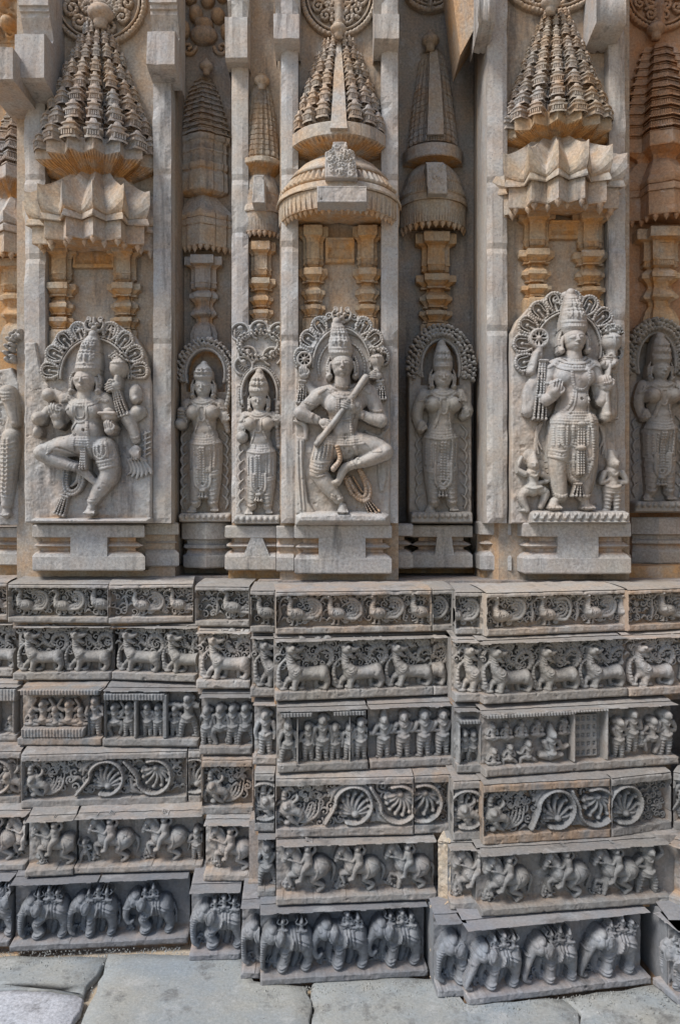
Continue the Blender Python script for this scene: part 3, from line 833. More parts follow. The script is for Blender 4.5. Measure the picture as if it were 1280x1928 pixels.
block(3, 860, 1456, 910, 1455, n3, 'narrow figure block with a couple walking inside a gabled frame', c_people(
    [P_(.36, .66, 'fold', 'walk', 1, 'bun'), P_(.68, .66, 'fold', 'walk', 1, 'bun')], [(.12, .25, 3), (.9, .25, 3)], [(.08, .94, .14, .24)]), PE)
def c_court(t, fr, W, H, ya, yb, rec, mat):
    c_people([P_(u * .42 + .02, h, a, l, f, ht, b) for u, h, a, l, f, ht, b in ((.08, .5, 'fold', 'sit', 1, 'bun', .48), (.09, .5, 'fold', 'sit', 1, 'bun', .0), (.24, .5, 'fold', 'sit', 1, 'bun', .48), (.28, .52, 'fold', 'knee', 1, 'bun', .0),
              (.42, .5, 'fold', 'sit', 1, 'bun', .5), (.50, .6, 'fwd', 'knee', 1, 'bun', .0), (.62, .5, 'fold', 'sit', 1, 'bun', .5), (.78, .9, 'fwd', 'sit', -1, 'crown', .06), (.95, .5, 'fold', 'sit', -1, 'bun', .5))] +
             [P_(.70, .84, 'fwd', 'stand', -1, 'bun'), P_(.72, .4, 'fold', 'stand', 1, 'bun'), P_(.77, .9, 'fold', 'stand', 1, 'bun', .1), P_(.82, .55, 'fwd', 'knee', 1, 'bun', .12), P_(.88, .8, 'raise', 'dance', -1, 'bun', .04), P_(.95, .96, 'fold', 'stand', -1, 'bun')],
             [(.45, .0, 3), (.62, .0, 3)], [(.0, .46, -.03, .08), (.44, .63, -.03, .05)])(t, fr, W, H, ya, yb, rec, mat)
    r = new(W, H)
    x0, x1, y0, y1 = .475 * W, .595 * W, ya + .12 * (yb - ya), yb - 4
    r.poly([(x0, y0), (x1, y0), (x1, y1), (x0, y1)], 5, -rec, 1)
    for i in range(4):
        for j in range(5):
            xx, yy = x0 + (i + .5) * (x1 - x0) / 4, y0 + (j + .5) * (y1 - y0) / 5
            r.poly([(xx - 3.4, yy - 4.2), (xx + 3.4, yy - 4.2), (xx + 3.4, yy + 4.2), (xx - 3.4, yy + 4.2)], 0, -rec + 1, 0, cut=1)
            r.dome(xx, yy, 2.2, 2.6, 3, -rec + 1)
    ground_fig(r, t, fr, mat, 'panelled_door', rec)
block(3, 914, 1464, 1278, 1439, n3, 'long figure block with a crowded court scene, a panelled door and fighting men', c_court, PE)
block(3, 1279, 1439, 1360, 1456, n3, 'figure block turned towards the viewer at the right picture edge', c_people([P_(.3, .9, 'fold', 'stand', 1, 'bun'), P_(.7, .9, 'fold', 'stand', 1, 'bun')]), PE)
# course 4
block(4, -60, 1515, 39, 1515, n4, 'scroll block with a beast head cut off by the left picture edge', c_scroll(.55), SC)
block(4, 40, 1523, 352, 1514, n4, 'longest scroll block with a beast head and two full vine circles, at the left', c_scroll(.0, .36, .94, 1, 1), SC)
block(4, 354, 1513, 379, 1513, n4, 'sliver of a scroll block wedged before the step in the wall', c_scroll(None, .05, .95), SC)
block(4, 380, 1535, 477, 1534, n4, 'scroll block filled by one beast head with flowing plumes', c_scroll(.0, .0, .0), SC)
block(4, 479, 1566, 517, 1566, n4, 'narrow scroll block showing only the face of a beast', c_scroll(.02), SC)
block(4, 519, 1578, 778, 1572, n4, 'scroll block with a beast head and one vine circle around a lotus, in the middle', c_scroll(.0, .40, 1.06), SC)
block(4, 780, 1571, 850, 1568, n4, 'short scroll block with half a vine circle right of the lotus circle', c_scroll(None, -.1, .62, -1, 1), SC)
block(4, 853, 1584, 908, 1582, n4, 'narrow scroll block with an upright horned beast face', c_scroll(.02), SC)
block(4, 910, 1592, 1149, 1577, n4, 'scroll block with a beast head and rust-stained leaves in one vine circle', c_scroll(.0, .42, 1.06), SC, och=.35)
block(4, 1152, 1577, 1264, 1562, n4, 'scroll block with a vine curl and a plumed tail near the right picture edge', c_scroll(None, .0, .5, 1, 1), SC)
block(4, 1266, 1562, 1360, 1586, n4, 'scroll block turned towards the viewer at the right picture edge', c_scroll(.05), SC)
# course 5
block(5, -80, 1640, 46, 1640, n5, 'horse block cut off by the left picture edge', c_horse((.12, .62)), HO)
block(5, 47, 1653, 138, 1648, n5, 'horse block with one rider charging over fallen men, at the left', c_horse((.0,)), HO)
block(5, 140, 1646, 380, 1639, n5, 'horse block with two riders, an umbrella and foot soldiers', c_horse((.05, .47), [(.06, .5, 'raise', 'walk'), (.95, .72, 'fold', 'stand')]), HO)
block(5, 383, 1660, 483, 1659, n5, 'horse block with a single galloping horse and smooth round rump', c_horse((.0,)), HO)
block(5, 485, 1690, 519, 1689, n5, 'narrow horse block with one man crouching under a parasol', c_horse((), [(.5, .88, 'fwd', 'walk')]), HO)
block(5, 520, 1706, 822, 1694, n5, 'horse block with three prancing horses below the lotus scroll', c_horse((.0, .33, .65)), HO)
block(5, 823, 1695, 846, 1700, n5, 'lime-stained pale plain joint stone right of the three prancing horses', none, HO)
block(5, 848, 1714, 904, 1713, n5, 'narrow horse block with the forepart of a horse and its groom', c_horse((-.05,)), HO)
block(5, 906, 1727, 1264, 1700.5, n5, 'long horse block with three riders and a shield bearer at its end', c_horse((.0, .30, .57), [(.90, .95, 'raise', 'walk')]), HO)
block(5, 1257, 1701, 1360, 1735, n5, 'horse block turned towards the viewer at the right picture edge', c_horse((.1,)), HO)
# course 6
block(6, -90, 1784, 17, 1784, n6, 'elephant block cut off by the left picture edge', c_eleph((.15, .60)), EL)
block(6, 18, 1794, 354, 1777, n6, 'elephant block with three walking elephants, the last one grasping a man', c_eleph((.04, .32, .64), .93, (0, 0, 1)), EL)
block(6, 356, 1811, 452, 1808, n6, 'elephant block with a single broad elephant', c_eleph((.05,), .95, (0,)), EL)
block(6, 453, 1845, 489, 1844, n6, 'narrow elephant block showing only a head and hanging trunk', c_eleph((.05,), .95, (0,)), EL)
block(6, 490, 1858, 806, 1839, n6, 'elephant block with three harnessed elephants in the middle of the lowest frieze', c_eleph((.0, .32, .65), .97, (0, 1, 1)), EL)
block(6, 807, 1840, 823, 1850, n6, 'plain pale joint stone between the harnessed and the beaded elephants', none, EL)
block(6, 824, 1880, 880, 1877, n6, 'narrow dark elephant block with one head and beaded chest', c_eleph((.08,), .97, (0,)), EL)
block(6, 882, 1895, 1226, 1853, n6, 'darkest elephant block with three beaded elephants at the right', c_eleph((.03, .34, .66), .95, (2, 2, 2)), EL)
block(6, 1227, 1853, 1276, 1895, n6, 'elephant block end turned towards the viewer at the right picture edge', c_eleph((.1,), .9, (0,)), EL)
block(6, 1277, 1895, 1400, 1890, n6, 'sliver of the elephant block nearest the right picture edge', c_eleph((.05,), .9, (0,)), EL)
# ------------------------------------------------------------------ ground, wall, pilasters, pedestals
def box(name, x0, x1, y0, y1, z0, z1, mat, parent=None, och=0.0):
    V = [(x0, y0, z0), (x1, y0, z0), (x1, y1, z0), (x0, y1, z0), (x0, y0, z1), (x1, y0, z1), (x1, y1, z1), (x0, y1, z1)]
    return mk(name, V, [(0, 1, 5, 4), (1, 2, 6, 5), (2, 3, 7, 6), (3, 0, 4, 7), (4, 5, 6, 7), (3, 2, 1, 0)], mat, parent, och=och)

def wbox(name, x0, x1, yd, yb, z0, z1, mat, parent=None, och=0.0, joints=None, rough=.0022, cham=.006):
    """hewn stone block: front face subdivided, slightly uneven, worn edges"""
    nx, nz = max(2, int((x1 - x0) / .02)), max(2, int((z1 - z0) / .022))
    u, w = np.linspace(0, 1, nx + 1), np.linspace(0, 1, nz + 1)
    A, B = np.meshgrid(x0 + (x1 - x0) * u, z0 + (z1 - z0) * w)
    Y = yd + vnoise(nz + 1, nx + 1, 4, rough)
    e = np.minimum(np.minimum(A - x0, x1 - A), np.minimum(B - z0, z1 - B))
    Y = Y + np.where(e < 1e-6, cham * np.abs(1 + vnoise(nz + 1, nx + 1, 3, .9)), 0) + .006 * np.clip(vnoise(nz + 1, nx + 1, 2.5, 1.0) - 1.5, 0, 2)
    for j in joints or (): Y[int(np.clip(round((j - z0) / (z1 - z0) * nz), 1, nz - 1))] += .007
    I = np.arange((nx + 1) * (nz + 1)).reshape(nz + 1, nx + 1)
    Q = [tuple(q) for q in np.column_stack([I[:-1, :-1].ravel(), I[:-1, 1:].ravel(), I[1:, 1:].ravel(), I[1:, :-1].ravel()])]
    V = np.column_stack([A.ravel(), Y.ravel(), B.ravel()])
    per = list(I[0, :]) + list(I[1:, -1]) + list(I[-1, -2::-1]) + list(I[-2:0:-1, 0])
    n0 = len(V)
    V = np.vstack([V, [(V[i][0], yb, V[i][2]) for i in per]])
    m = len(per)
    Q += [(per[(k + 1) % m], per[k], n0 + k, n0 + (k + 1) % m) for k in range(m)]
    Q.append(tuple(n0 + k for k in range(m - 1, -1, -1)))
    return mk(name, V, Q, mat, parent, och=och)

# ground: one sheet to the horizon, the flags of the plinth terrace, and the sunlit court beyond
tag(mk('ground', [(-150, -200, -.16), (150, -200, -.16), (150, 60, -.16), (-150, 60, -.16)], [(0, 1, 2, 3)], 'court'), kind='structure')
tag(box('terrace', -14, 14, -1.6, 9, -.15, -.03, 'mortar'), kind='structure')
def flag(P, mat, z=0.0):
    c = np.mean(P, 0)
    E = []
    for i in range(len(P)):
        a, b = np.array(P[i], float), np.array(P[(i + 1) % len(P)], float)
        m = max(2, int(np.linalg.norm(b - a) / .05))
        for k in range(m):
            E.append(a + (b - a) * k / m + rng.normal(0, .005, 2))
    E = np.array(E); n = len(E)
    rings = [(1.0, -.025), (1.0, -.006), (.985, 0), (.8, .001), (.5, -.001), (.2, .001)]
    V = [(*(c + (e - c) * q), z + h + (rnd.uniform(-.0012, .0012))) for q, h in rings for e in E] + [(c[0], c[1], z)]
    Q = [(i * n + k, i * n + (k + 1) % n, (i + 1) * n + (k + 1) % n, (i + 1) * n + k) for i in range(len(rings) - 1) for k in range(n)]
    Q += [((len(rings) - 1) * n + k, (len(rings) - 1) * n + (k + 1) % n, len(rings) * n) for k in range(n)]
    return tag(mk('paving', V, Q, mat, None, True), kind='structure')
def gpt(px, py):
    D = F * ZC / (py - CY)
    return (X(px, D), D)
flag([gpt(-500, 1800), gpt(205, 1802), gpt(160, 1868), gpt(120, 1867), gpt(60, 1864), gpt(-520, 1866)], 'pave')
flag([gpt(-560, 1870), gpt(60, 1868), gpt(128, 1871), gpt(162, 1882), gpt(120, 1960), gpt(-640, 1960)], 'pavew', .004)
flag([gpt(207, 1796), gpt(458, 1800), gpt(480, 1850), gpt(578, 1856), gpt(584, 1880), gpt(584, 1985), gpt(132, 1985), gpt(165, 1890)], 'pave', .002)
flag([gpt(588, 1840), gpt(830, 1840), gpt(880, 1890), gpt(1060, 1880), gpt(1090, 1905), gpt(1110, 2010), gpt(588, 1990)], 'pave')
flag([gpt(1064, 1878), gpt(1240, 1850), gpt(1700, 1900), gpt(1760, 2010), gpt(1114, 2012), gpt(1092, 1903)], 'pave', -.002)
flag([(-2.2, .95), (-.75, .95), (-.7, 2.28), (-2.3, 2.32)], 'pavew'); flag([(-.72, .9), (.15, .9), (.12, 2.28), (-.67, 2.28)], 'pave'); flag([(.18, .9), (1.9, .9), (1.9, 2.22), (.15, 2.25)], 'pave', .002)
for i in range(5): flag([(-4 + i * 1.6, -1.5), (-2.43 + i * 1.6, -1.5), (-2.43 + i * 1.6, .86), (-4 + i * 1.6, .86)], 'pave', rnd.uniform(-.003, .003))

# wall behind everything: stepped plan, extruded
ZT, ZB = 5.4, 1.20
wall = thing('temple_wall', 'stepped grey and ochre temple wall behind the pilasters, statues and small towers', 'wall', (0, 3.6, 0))
plan = [(-3.2, 3.72), (X(27, 3.3), 3.72), (X(27, 3.3), 3.33), (X(327, 3.3), 3.33), (X(327, 3.3), 3.53), (X(437, 3.42), 3.53), (X(437, 3.32), 3.32),
        (X(528, 3.32), 3.32), (X(528, 3.2), 3.18), (X(750, 3.18), 3.18), (X(752, 3.2), 3.53), (X(893, 3.5), 3.53), (X(893, 3.42), 3.36), (X(930, 3.28), 3.19),
        (X(1184, 3.19), 3.19), (X(1186, 3.2), 3.50), (3.2, 3.50)]
def sheet(name, pts, z0, z1, mat, och):
    V, Q = [], []
    for (a, b), (c, d) in zip(pts[:-1], pts[1:]):
        L = math.hypot(c - a, d - b)
        m, nz = max(1, int(L / .06)), int((z1 - z0) / .06)
        I = len(V) + np.arange((m + 1) * (nz + 1)).reshape(nz + 1, m + 1)
        for iz in range(nz + 1):
            for k in range(m + 1):
                q = 0 if k in (0, m) else rnd.gauss(0, .0012)
                V.append((a + (c - a) * k / m, b + (d - b) * k / m + q, z0 + (z1 - z0) * iz / nz))
        Q += [tuple(int(v) for v in (I[i, k], I[i, k + 1], I[i + 1, k + 1], I[i + 1, k])) for i in range(nz) for k in range(m)]
    return mk(name, V, Q, mat, wall, True, och=och)
sheet('bay', plan[2:4], ZB, ZT, 'wall', .1); sheet('bay', plan[6:8], ZB, ZT, 'wall', .15); sheet('bay', plan[8:10], ZB, ZT, 'wall', .2); sheet('bay', plan[13:15], ZB, ZT, 'wall', .15)
for i, m, o in ((0, 'niche', .5), (1, 'wall', .2), (3, 'dark', .1), (4, 'dark', .12), (5, 'wall', .2), (7, 'wall', .2), (9, 'dark', 0), (10, 'dark', .05), (11, 'dark', .05), (12, 'wall', .3), (14, 'wall', .2), (15, 'red', .3)):
    sheet('recess', plan[i:i + 2], ZB, ZT, m, o)
box('core', -6, 6, 3.8, 9.5, -.1, ZT + .1, 'wall', wall)
mk('roof_slab', [(a, b, ZT) for a, b in plan] + [(3.2, 3.9, ZT), (-3.2, 3.9, ZT)], [tuple(range(len(plan) + 2))], 'wall', wall)
# rubble core behind the carved courses
for c in COURSE:
    zb, zt = COURSE[c][:2]
    dl = {1: 3.28, 2: 3.27, 3: 3.17, 4: 3.09, 5: 2.99, 6: 2.96}[c]
    box('rubble_core', -3.0, X(470, 2.9), dl + .10, 3.8, zb - .006, zt + .02, 'ledge', wall, .2)
    d_ = {1: 2.99, 2: 2.94, 3: 2.90, 4: 2.85, 5: 2.75, 6: 2.70}[c]
    if c > 4: box('rubble_core', X(1232, d_), 2.02, d_, 3.8, zb - .003, zt + .01, 'fr2', wall, .1)
    box('rubble_core', X(470, 2.9) + .004, 2.6, dl - .14, 3.8, zb - .004, zt + .021, 'ledge', wall, .2)
# the next projection of the star-shaped temple, right of the picture
wing = thing('temple_wing', 'projecting temple wall that turns towards the viewer beyond the right picture edge', 'wall', (2.4, 2.2, 0))
mk('wing_wall', [(2.02, 2.62, -.1), (1.98, .6, -.1), (4.6, .6, -.1), (4.6, 3.75, -.1), (2.3, 3.48, -.1), (2.02, 2.62, ZT), (1.98, .6, ZT), (4.6, .6, ZT), (4.6, 3.75, ZT), (2.3, 3.48, ZT)], [(0, 1, 6, 5), (1, 2, 7, 6), (2, 3, 8, 7), (3, 4, 9, 8), (4, 0, 5, 9), (5, 6, 7, 8, 9)], 'wall', wing, och=.1)
# thin masonry joint and neck under the pedestals
box('neck', -3.2, X(330, 3.4), 3.42, 3.9, 1.22, 1.37, 'niche', wall, .3); box('neck', X(330, 3.4) + .01, X(420, 3.4), 3.60, 3.9, 1.22, 1.37, 'niche', wall, .3)
box('neck', X(432, 3.3), X(740, 3.3), 3.27, 3.9, 1.22, 1.371, 'niche', wall, .35); box('neck', X(742, 3.3), X(905, 3.4), 3.52, 3.9, 1.22, 1.37, 'niche', wall, .3); box('neck', X(906, 3.3), 3.2, 3.28, 3.9, 1.22, 1.372, 'niche', wall, .3)

def pilaster(label, x0, x1, D, depth=.09, y0=-560, y1=985, corb=None, och=.05, mat='pil'):
    t = thing('pilaster', label, 'pilaster', (X((x0 + x1) / 2, D), D, Z(y1, D)), 'tall flat pilasters of the wall')
    wbox('shaft', X(x0, D), X(x1, D), D, D + depth + .14, Z(y1, D), Z(y0, D), mat, t, och, joints=[Z(y, D) for y in (332 + rnd.uniform(-8, 8), 468 + rnd.uniform(-30, 30), 640 + rnd.uniform(-40, 40))])
    if corb: corb(t)
    return t
def corbel(xa, xb, ya, yb, Dc, D, rough=0, up=1, och=.1, tilt=8):
    """stone bracket that carries the eave: nosing block, waisted upper part with three fillets"""
    def go(t):
        x0, x1 = X(xa, Dc), X(xb, Dc)
        P = [(D + .05, yb + tilt), (Dc + .02, yb), (Dc, yb - 4), (Dc, ya + 4), (Dc + .015, ya), (Dc + .09, ya - 3)]
        if up: P += [(Dc + .10, ya - 12), (Dc + .085, ya - 28), (Dc + .06, ya - 45), (Dc + .06, ya - 53), (Dc + .05, ya - 54), (Dc + .05, ya - 62), (Dc + .04, ya - 63), (Dc + .04, ya - 130)]
        else: P += [(Dc + .09, ya - 130)]
        n = 7 if not rough else 9
        V, Q = [], []
        for j in range(n):
            for d, y in P:
                r_ = rnd.gauss(0, .010) if rough else rnd.gauss(0, .0015)
                V.append((x0 + (x1 - x0) * j / (n - 1) + r_ * .4, d + r_, Z(y, Dc)))
        m = len(P)
        for j in range(n - 1):
            Q += [(j * m + i, j * m + i + 1, (j + 1) * m + i + 1, (j + 1) * m + i) for i in range(m - 1)]
        k = len(V)
        for j in (0, n - 1):
            V += [V[j * m + i] for i in range(m)] + [(V[j * m][0], D + .12, V[j * m + m - 1][2]), (V[j * m][0], D + .12, V[j * m][2])]
        Q += [tuple(range(k + m + 1, k - 1, -1)), tuple(range(k + m + 2, k + 2 * m + 4))]
        mk('corbel', V, Q, 'pil', t, bool(rough), och=och)
    return go

pilaster('wide pale pilaster left of the one-legged dancer with a protruding corbel on top', 46, 84, 3.25, corb=corbel(28, 84, 60, 150, 3.10, 3.25))
pilaster('pale pilaster right of the one-legged dancer under a block-shaped corbel', 288, 322, 3.25, corb=corbel(277, 329, 55, 125, 3.15, 3.25))
pilaster('slim pilaster left of the narrow arched niche, with a shallow waisted corbel', 436, 467, 3.25, corb=corbel(424, 466, 28, 112, 3.19, 3.25, tilt=-4))
pilaster('pilaster left of the flute player with a rough-faced corbel', 529, 561, 3.10, corb=corbel(515, 563, 22, 76, 3.04, 3.10))
pilaster('pilaster right of the flute player beside the dark recess', 718, 749, 3.10, corb=corbel(704, 751, 22, 76, 3.04, 3.10))
pilaster('tall pilaster left of the standing staff bearer with a weathered left flank', 917, 955, 3.13, och=.08, corb=corbel(900, 932, -40, 40, 3.0, 3.13, rough=1))
pilaster('pilaster right of the standing staff bearer below a broken corbel', 1146, 1177, 3.13, corb=corbel(1122, 1178, -30, 45, 3.02, 3.13, rough=1, up=0))
# beams and slanting brackets at the top
b = thing('stone_beam', 'broken stone beam end that juts out at the upper left picture edge', 'beam', (X(0, 3.0), 3.0, Z(150, 3.0)))
wbox('beam', X(-40, 3.02), X(24, 3.02), 3.02, 3.6, Z(148, 3.02), Z(88, 3.02), 'pil', b, .2, rough=.008)
b = thing('slanting_bracket', 'slanting ochre bracket under the eave above the dark recess', 'bracket', (X(890, 3.3), 3.3, Z(100, 3.3)))
x0, x1 = X(868, 3.3), X(908, 3.3)
mk('bracket', [(x1, 3.12, Z(20, 3.2)), (x1, 3.4, Z(20, 3.2)), (x0 - .02, 3.4, Z(104, 3.2)), (x0 - .02, 3.2, Z(104, 3.2)), (x1, 3.12, Z(-80, 3.2)), (x1, 3.4, Z(-80, 3.2)), (x0 - .07, 3.4, Z(-80, 3.2)), (x0 - .07, 3.2, Z(-80, 3.2))],
   [(0, 1, 2, 3), (7, 6, 5, 4), (0, 3, 7, 4), (1, 0, 4, 5), (3, 2, 6, 7), (2, 1, 5, 6)], 'wall', b, och=.5)

PED = [(0, 3), (.03, 0), (.26, 0), (.275, 2), (.29, 17), (.37, 17), (.385, 13), (.455, 3), (.50, 13), (.515, 17), (.57, 17), (.585, 13), (.635, 5), (.70, 0), (.97, 0), (1, 3)]
def pedestal(label, pts, ya, yb, D, block=None, prof=PED, taper=0, mat='ped', zb=None):
    """moulded pedestal course; pts = front outline in (photo px, depth), mitred corners"""
    s = D / F
    t = thing('pedestal', label, 'pedestal', (X(pts[len(pts) // 2][0], D), D, Z(yb, D)), 'moulded pedestals under the statues')
    P = np.array([(X(a, d), d) for a, d in pts])
    Nn = []
    for i in range(len(P)):
        ns = []
        for a, b in ((i - 1, i), (i, i + 1)):
            if 0 <= a and b < len(P):
                d = P[b] - P[a]; d = d / np.linalg.norm(d); ns.append(np.array((d[1], -d[0])))
        n = sum(ns); n = n / np.linalg.norm(n)
        Nn.append(n / max(.4, n @ ns[0]))
    Nn = np.array(Nn)
    V, Q, oc = [], [], []
    P2, N2 = [], []
    for i in range(len(P) - 1):
        m = max(1, int(np.linalg.norm(P[i + 1] - P[i]) / .03))
        for k in range(m):
            P2.append(P[i] + (P[i + 1] - P[i]) * k / m); N2.append(Nn[i] + (Nn[i + 1] - Nn[i]) * k / m)
    P2.append(P[-1]); N2.append(Nn[-1])
    P2, N2 = np.array(P2), np.array(N2)
    m = len(P2)
    back = P2 - N2 * 0 + np.array((0, .28))
    z0, z1 = Z(ya, D), Z(yb, D)
    for f_, ins in prof:
        z = z0 + (z1 - z0) * f_
        for p, n in zip(P2, N2):
            q = p - n * (ins * s + rnd.gauss(0, .0009))
            V.append((q[0], q[1], z)); oc.append(.55 if ins > 10 else .04)
    for r_ in range(len(prof) - 1):
        Q += [(r_ * m + k, (r_ + 1) * m + k, (r_ + 1) * m + k + 1, r_ * m + k + 1) for k in range(m - 1)]
    n0 = len(V)
    for r_, flip in ((0, 0), (len(prof) - 1, 1)):
        k0 = len(V)
        V += [(p[0], p[1], V[r_ * m][2]) for p in back]; oc += [.05] * m
        Q += [((r_ * m + k, r_ * m + k + 1, k0 + k + 1, k0 + k) if not flip else (r_ * m + k + 1, r_ * m + k, k0 + k, k0 + k + 1)) for k in range(m - 1)]
    # end faces
    for k in (0, m - 1):
        ids = [r_ * m + k for r_ in range(len(prof))]
        bk = [n0 + k, n0 + m + k]
        Q.append(tuple(ids + bk[::-1]) if k else tuple((ids + bk[::-1])[::-1]))
    mk('mouldings', V, Q, mat, t, och=np.array(oc))
    if block:
        xa, xb, dd = block
        xa, xb = X(xa, dd), X(xb, dd)
        w = (xb - xa) * taper
        zt, zb_ = z0 + (z1 - z0) * .255, z0 + (z1 - z0) * .71
        nx, nz = 14, 10
        V, Q = [], []
        for j in range(nz + 1):
            f_ = j / nz
            for i in range(nx + 1):
                V.append((xa + w * (1 - f_) + (xb - xa - 2 * w * (1 - f_)) * i / nx, dd + .0012 + rnd.gauss(0, .0006), zt + (zb_ - zt) * f_))
        Q = [(j * (nx + 1) + i, (j + 1) * (nx + 1) + i, (j + 1) * (nx + 1) + i + 1, j * (nx + 1) + i + 1) for j in range(nz) for i in range(nx)]
        for i in (0, nx):
            k = len(V)
            V += [(V[j * (nx + 1) + i][0], dd + .06, V[j * (nx + 1) + i][2]) for j in range(nz + 1)]
            Q += [(j * (nx + 1) + i, (j + 1) * (nx + 1) + i, k + j + 1, k + j) for j in range(nz)]
        mk('uncut_block', V, Q, mat, t)
    return t
pedestal('low pedestal step at the left picture edge beside the dancer', [(-120, 3.44), (61, 3.36)], 992, 1064, 3.40)
pedestal('pedestal with an uncut square block below the one-legged dancer', [(62, 3.40), (62, 3.22), (273, 3.22), (273, 3.40)], 988, 1075, 3.22, (133, 202, 3.22))
pedestal('pedestal step between the dancer and the first recess', [(274, 3.31), (337, 3.31), (337, 3.5)], 984, 1067, 3.31)
PLB = [(0, 2), (.03, 0), (.36, 0), (.39, 10), (.47, 10), (.5, 4), (.56, 4), (.60, 12), (.7, 8), (.74, 3), (.97, 3), (1, 5)]
pedestal('plain pedestal with a ridge at its front corner in the first recess', [(341, 3.50), (343, 3.42), (388, 3.36), (440, 3.42)], 984, 1070, 3.38, prof=PLB)
pedestal('pedestal with a triangular uncut block under the narrow niche lady', [(424, 3.42), (424, 3.20), (519, 3.20)], 990, 1074, 3.20, (457, 509, 3.20), taper=.30)
pedestal('short pedestal step left of the flute player', [(520, 3.16), (553, 3.16)], 990, 1076, 3.16)
pedestal('pedestal with a broad uncut block below the flute player', [(554, 3.3), (554, 3.09), (737, 3.09), (737, 3.3)], 988, 1081, 3.09, (600, 688, 3.09))
pedestal('pedestal step right of the flute player', [(738, 3.24), (777, 3.24), (777, 3.45)], 986, 1071, 3.24)
pedestal('pedestal with a tapering uncut block in the dark recess', [(771, 3.5), (771, 3.33), (889, 3.33), (889, 3.5)], 989, 1070, 3.33, (818, 855, 3.33), taper=.14)
pedestal('pedestal with a cut-off corner left of the standing staff bearer', [(891, 3.40), (903, 3.26), (962, 3.18), (966, 3.3)], 982, 1076, 3.2)
pedestal('pedestal with a broad uncut block below the standing staff bearer', [(965, 3.26), (986, 3.08), (1187, 3.08), (1187, 3.3)], 984, 1081, 3.08, (1050, 1126, 3.08))
pedestal('plain worn pedestal in the recess at the right picture edge', [(1188, 3.46), (1240, 3.40), (1420, 3.50)], 974, 1062, 3.42, prof=PLB)

# grit and crumbs on the paving, thickest along the foot of the wall
V, Q = [], []
for _ in range(1500):
    px = rnd.uniform(-40, 1320)
    base = np.interp(px, [-40, 340, 352, 452, 488, 806, 880, 1226, 1320], [1792, 1780, 1812, 1812, 1858, 1842, 1894, 1856, 1890])
    py = min(1990, base + 3 + rnd.expovariate(1 / (9 if rnd.random() < .6 else 60)))
    gx, gy = gpt(px, py)
    q = rnd.uniform(.0012, .004) * (2 if rnd.random() < .06 else 1)
    n0 = len(V)
    V += [(gx + rnd.uniform(.6, 1) * q * math.cos(a), gy + rnd.uniform(.6, 1) * q * math.sin(a), 0) for a in (0, 1.3, 2.5, 3.7, 5)] + [(gx, gy, q * rnd.uniform(.5, .9) + .003)]
    Q += [(n0 + i, n0 + (i + 1) % 5, n0 + 5) for i in range(5)]
tag(mk('grit', V, Q, 'pave', och=.15), 'fine grit and crumbs of stone along the foot of the carved wall', 'grit', kind='stuff')
# ------------------------------------------------------------------ lofted carved stone: towers, cornices, columns
def dense(pts, per=0.02, teeth=0.06, eoff=0):
    """outline (u, v) -> rows u, v, tooth, tip, edge offset"""
    pts = np.array(pts, float)
    out = []
    for i in range(len(pts) - 1):
        a, b = pts[i], pts[i + 1]
        L = np.linalg.norm(b - a)
        nt = max(1, round(L / teeth))
        eo = rnd.uniform(-.5, .5) * eoff
        for k in range(nt):
            for f_, s_ in ((0.0, 1), (.22, 1), (.30, 0), (.70, 0), (.78, 1)):
                t = (k + f_) / nt
                out.append((*(a + (b - a) * t), s_, 0, eo))
        if i == len(pts) - 2: out.append((*b, 1, 0, eo))
    out = np.array(out)
    rad = np.hypot(out[:, 0], out[:, 1])
    return out
def star(n=7, ri=.84, e=.8):
    P, tips = [], []
    for i in range(2 * n + 1):
        a = math.pi * (1 - i / (2 * n))
        q = 1.0 if i % 2 else ri
        if i in (0, 2 * n): q = .95
        P.append((q * math.cos(a), q * math.sin(a)))
    d = dense(P, eoff=e)
    a = np.arctan2(d[:, 1], d[:, 0]) / math.pi * 2 * n
    d[:, 3] = np.abs(((a + 1) % 2) - 1) ** 2
    d[:, 3] = np.where((a < .9) | (a > 2 * n - .9), .6, d[:, 3])
    return d
def circ(n=26, teeth=.05):
    P = [(math.cos(a), math.sin(a)) for a in np.linspace(math.pi, 0, n + 1)]
    return dense(P, teeth=teeth)
def diamond():
    P = [(-1, 0), (-1, .30), (-.86, .36), (-.84, .46), (-.5, .64), (-.48, .72), (0, 1.0), (.48, .72), (.5, .64), (.84, .46), (.86, .36), (1, .30), (1, 0)]
    d = dense(P)
    d[:, 3] = np.clip(1 - np.abs(d[:, 0]) * 6, 0, 1) + np.clip((np.abs(d[:, 0]) - .8) * 5, 0, 1)
    return d
def square(s1=.62, s2=1.0):
    """stepped square column plan"""
    return dense([(-1, 0), (-1, .62), (-s1, .62), (-s1, s2), (s1, s2), (s1, .62), (1, .62), (1, 0)], teeth=.12)

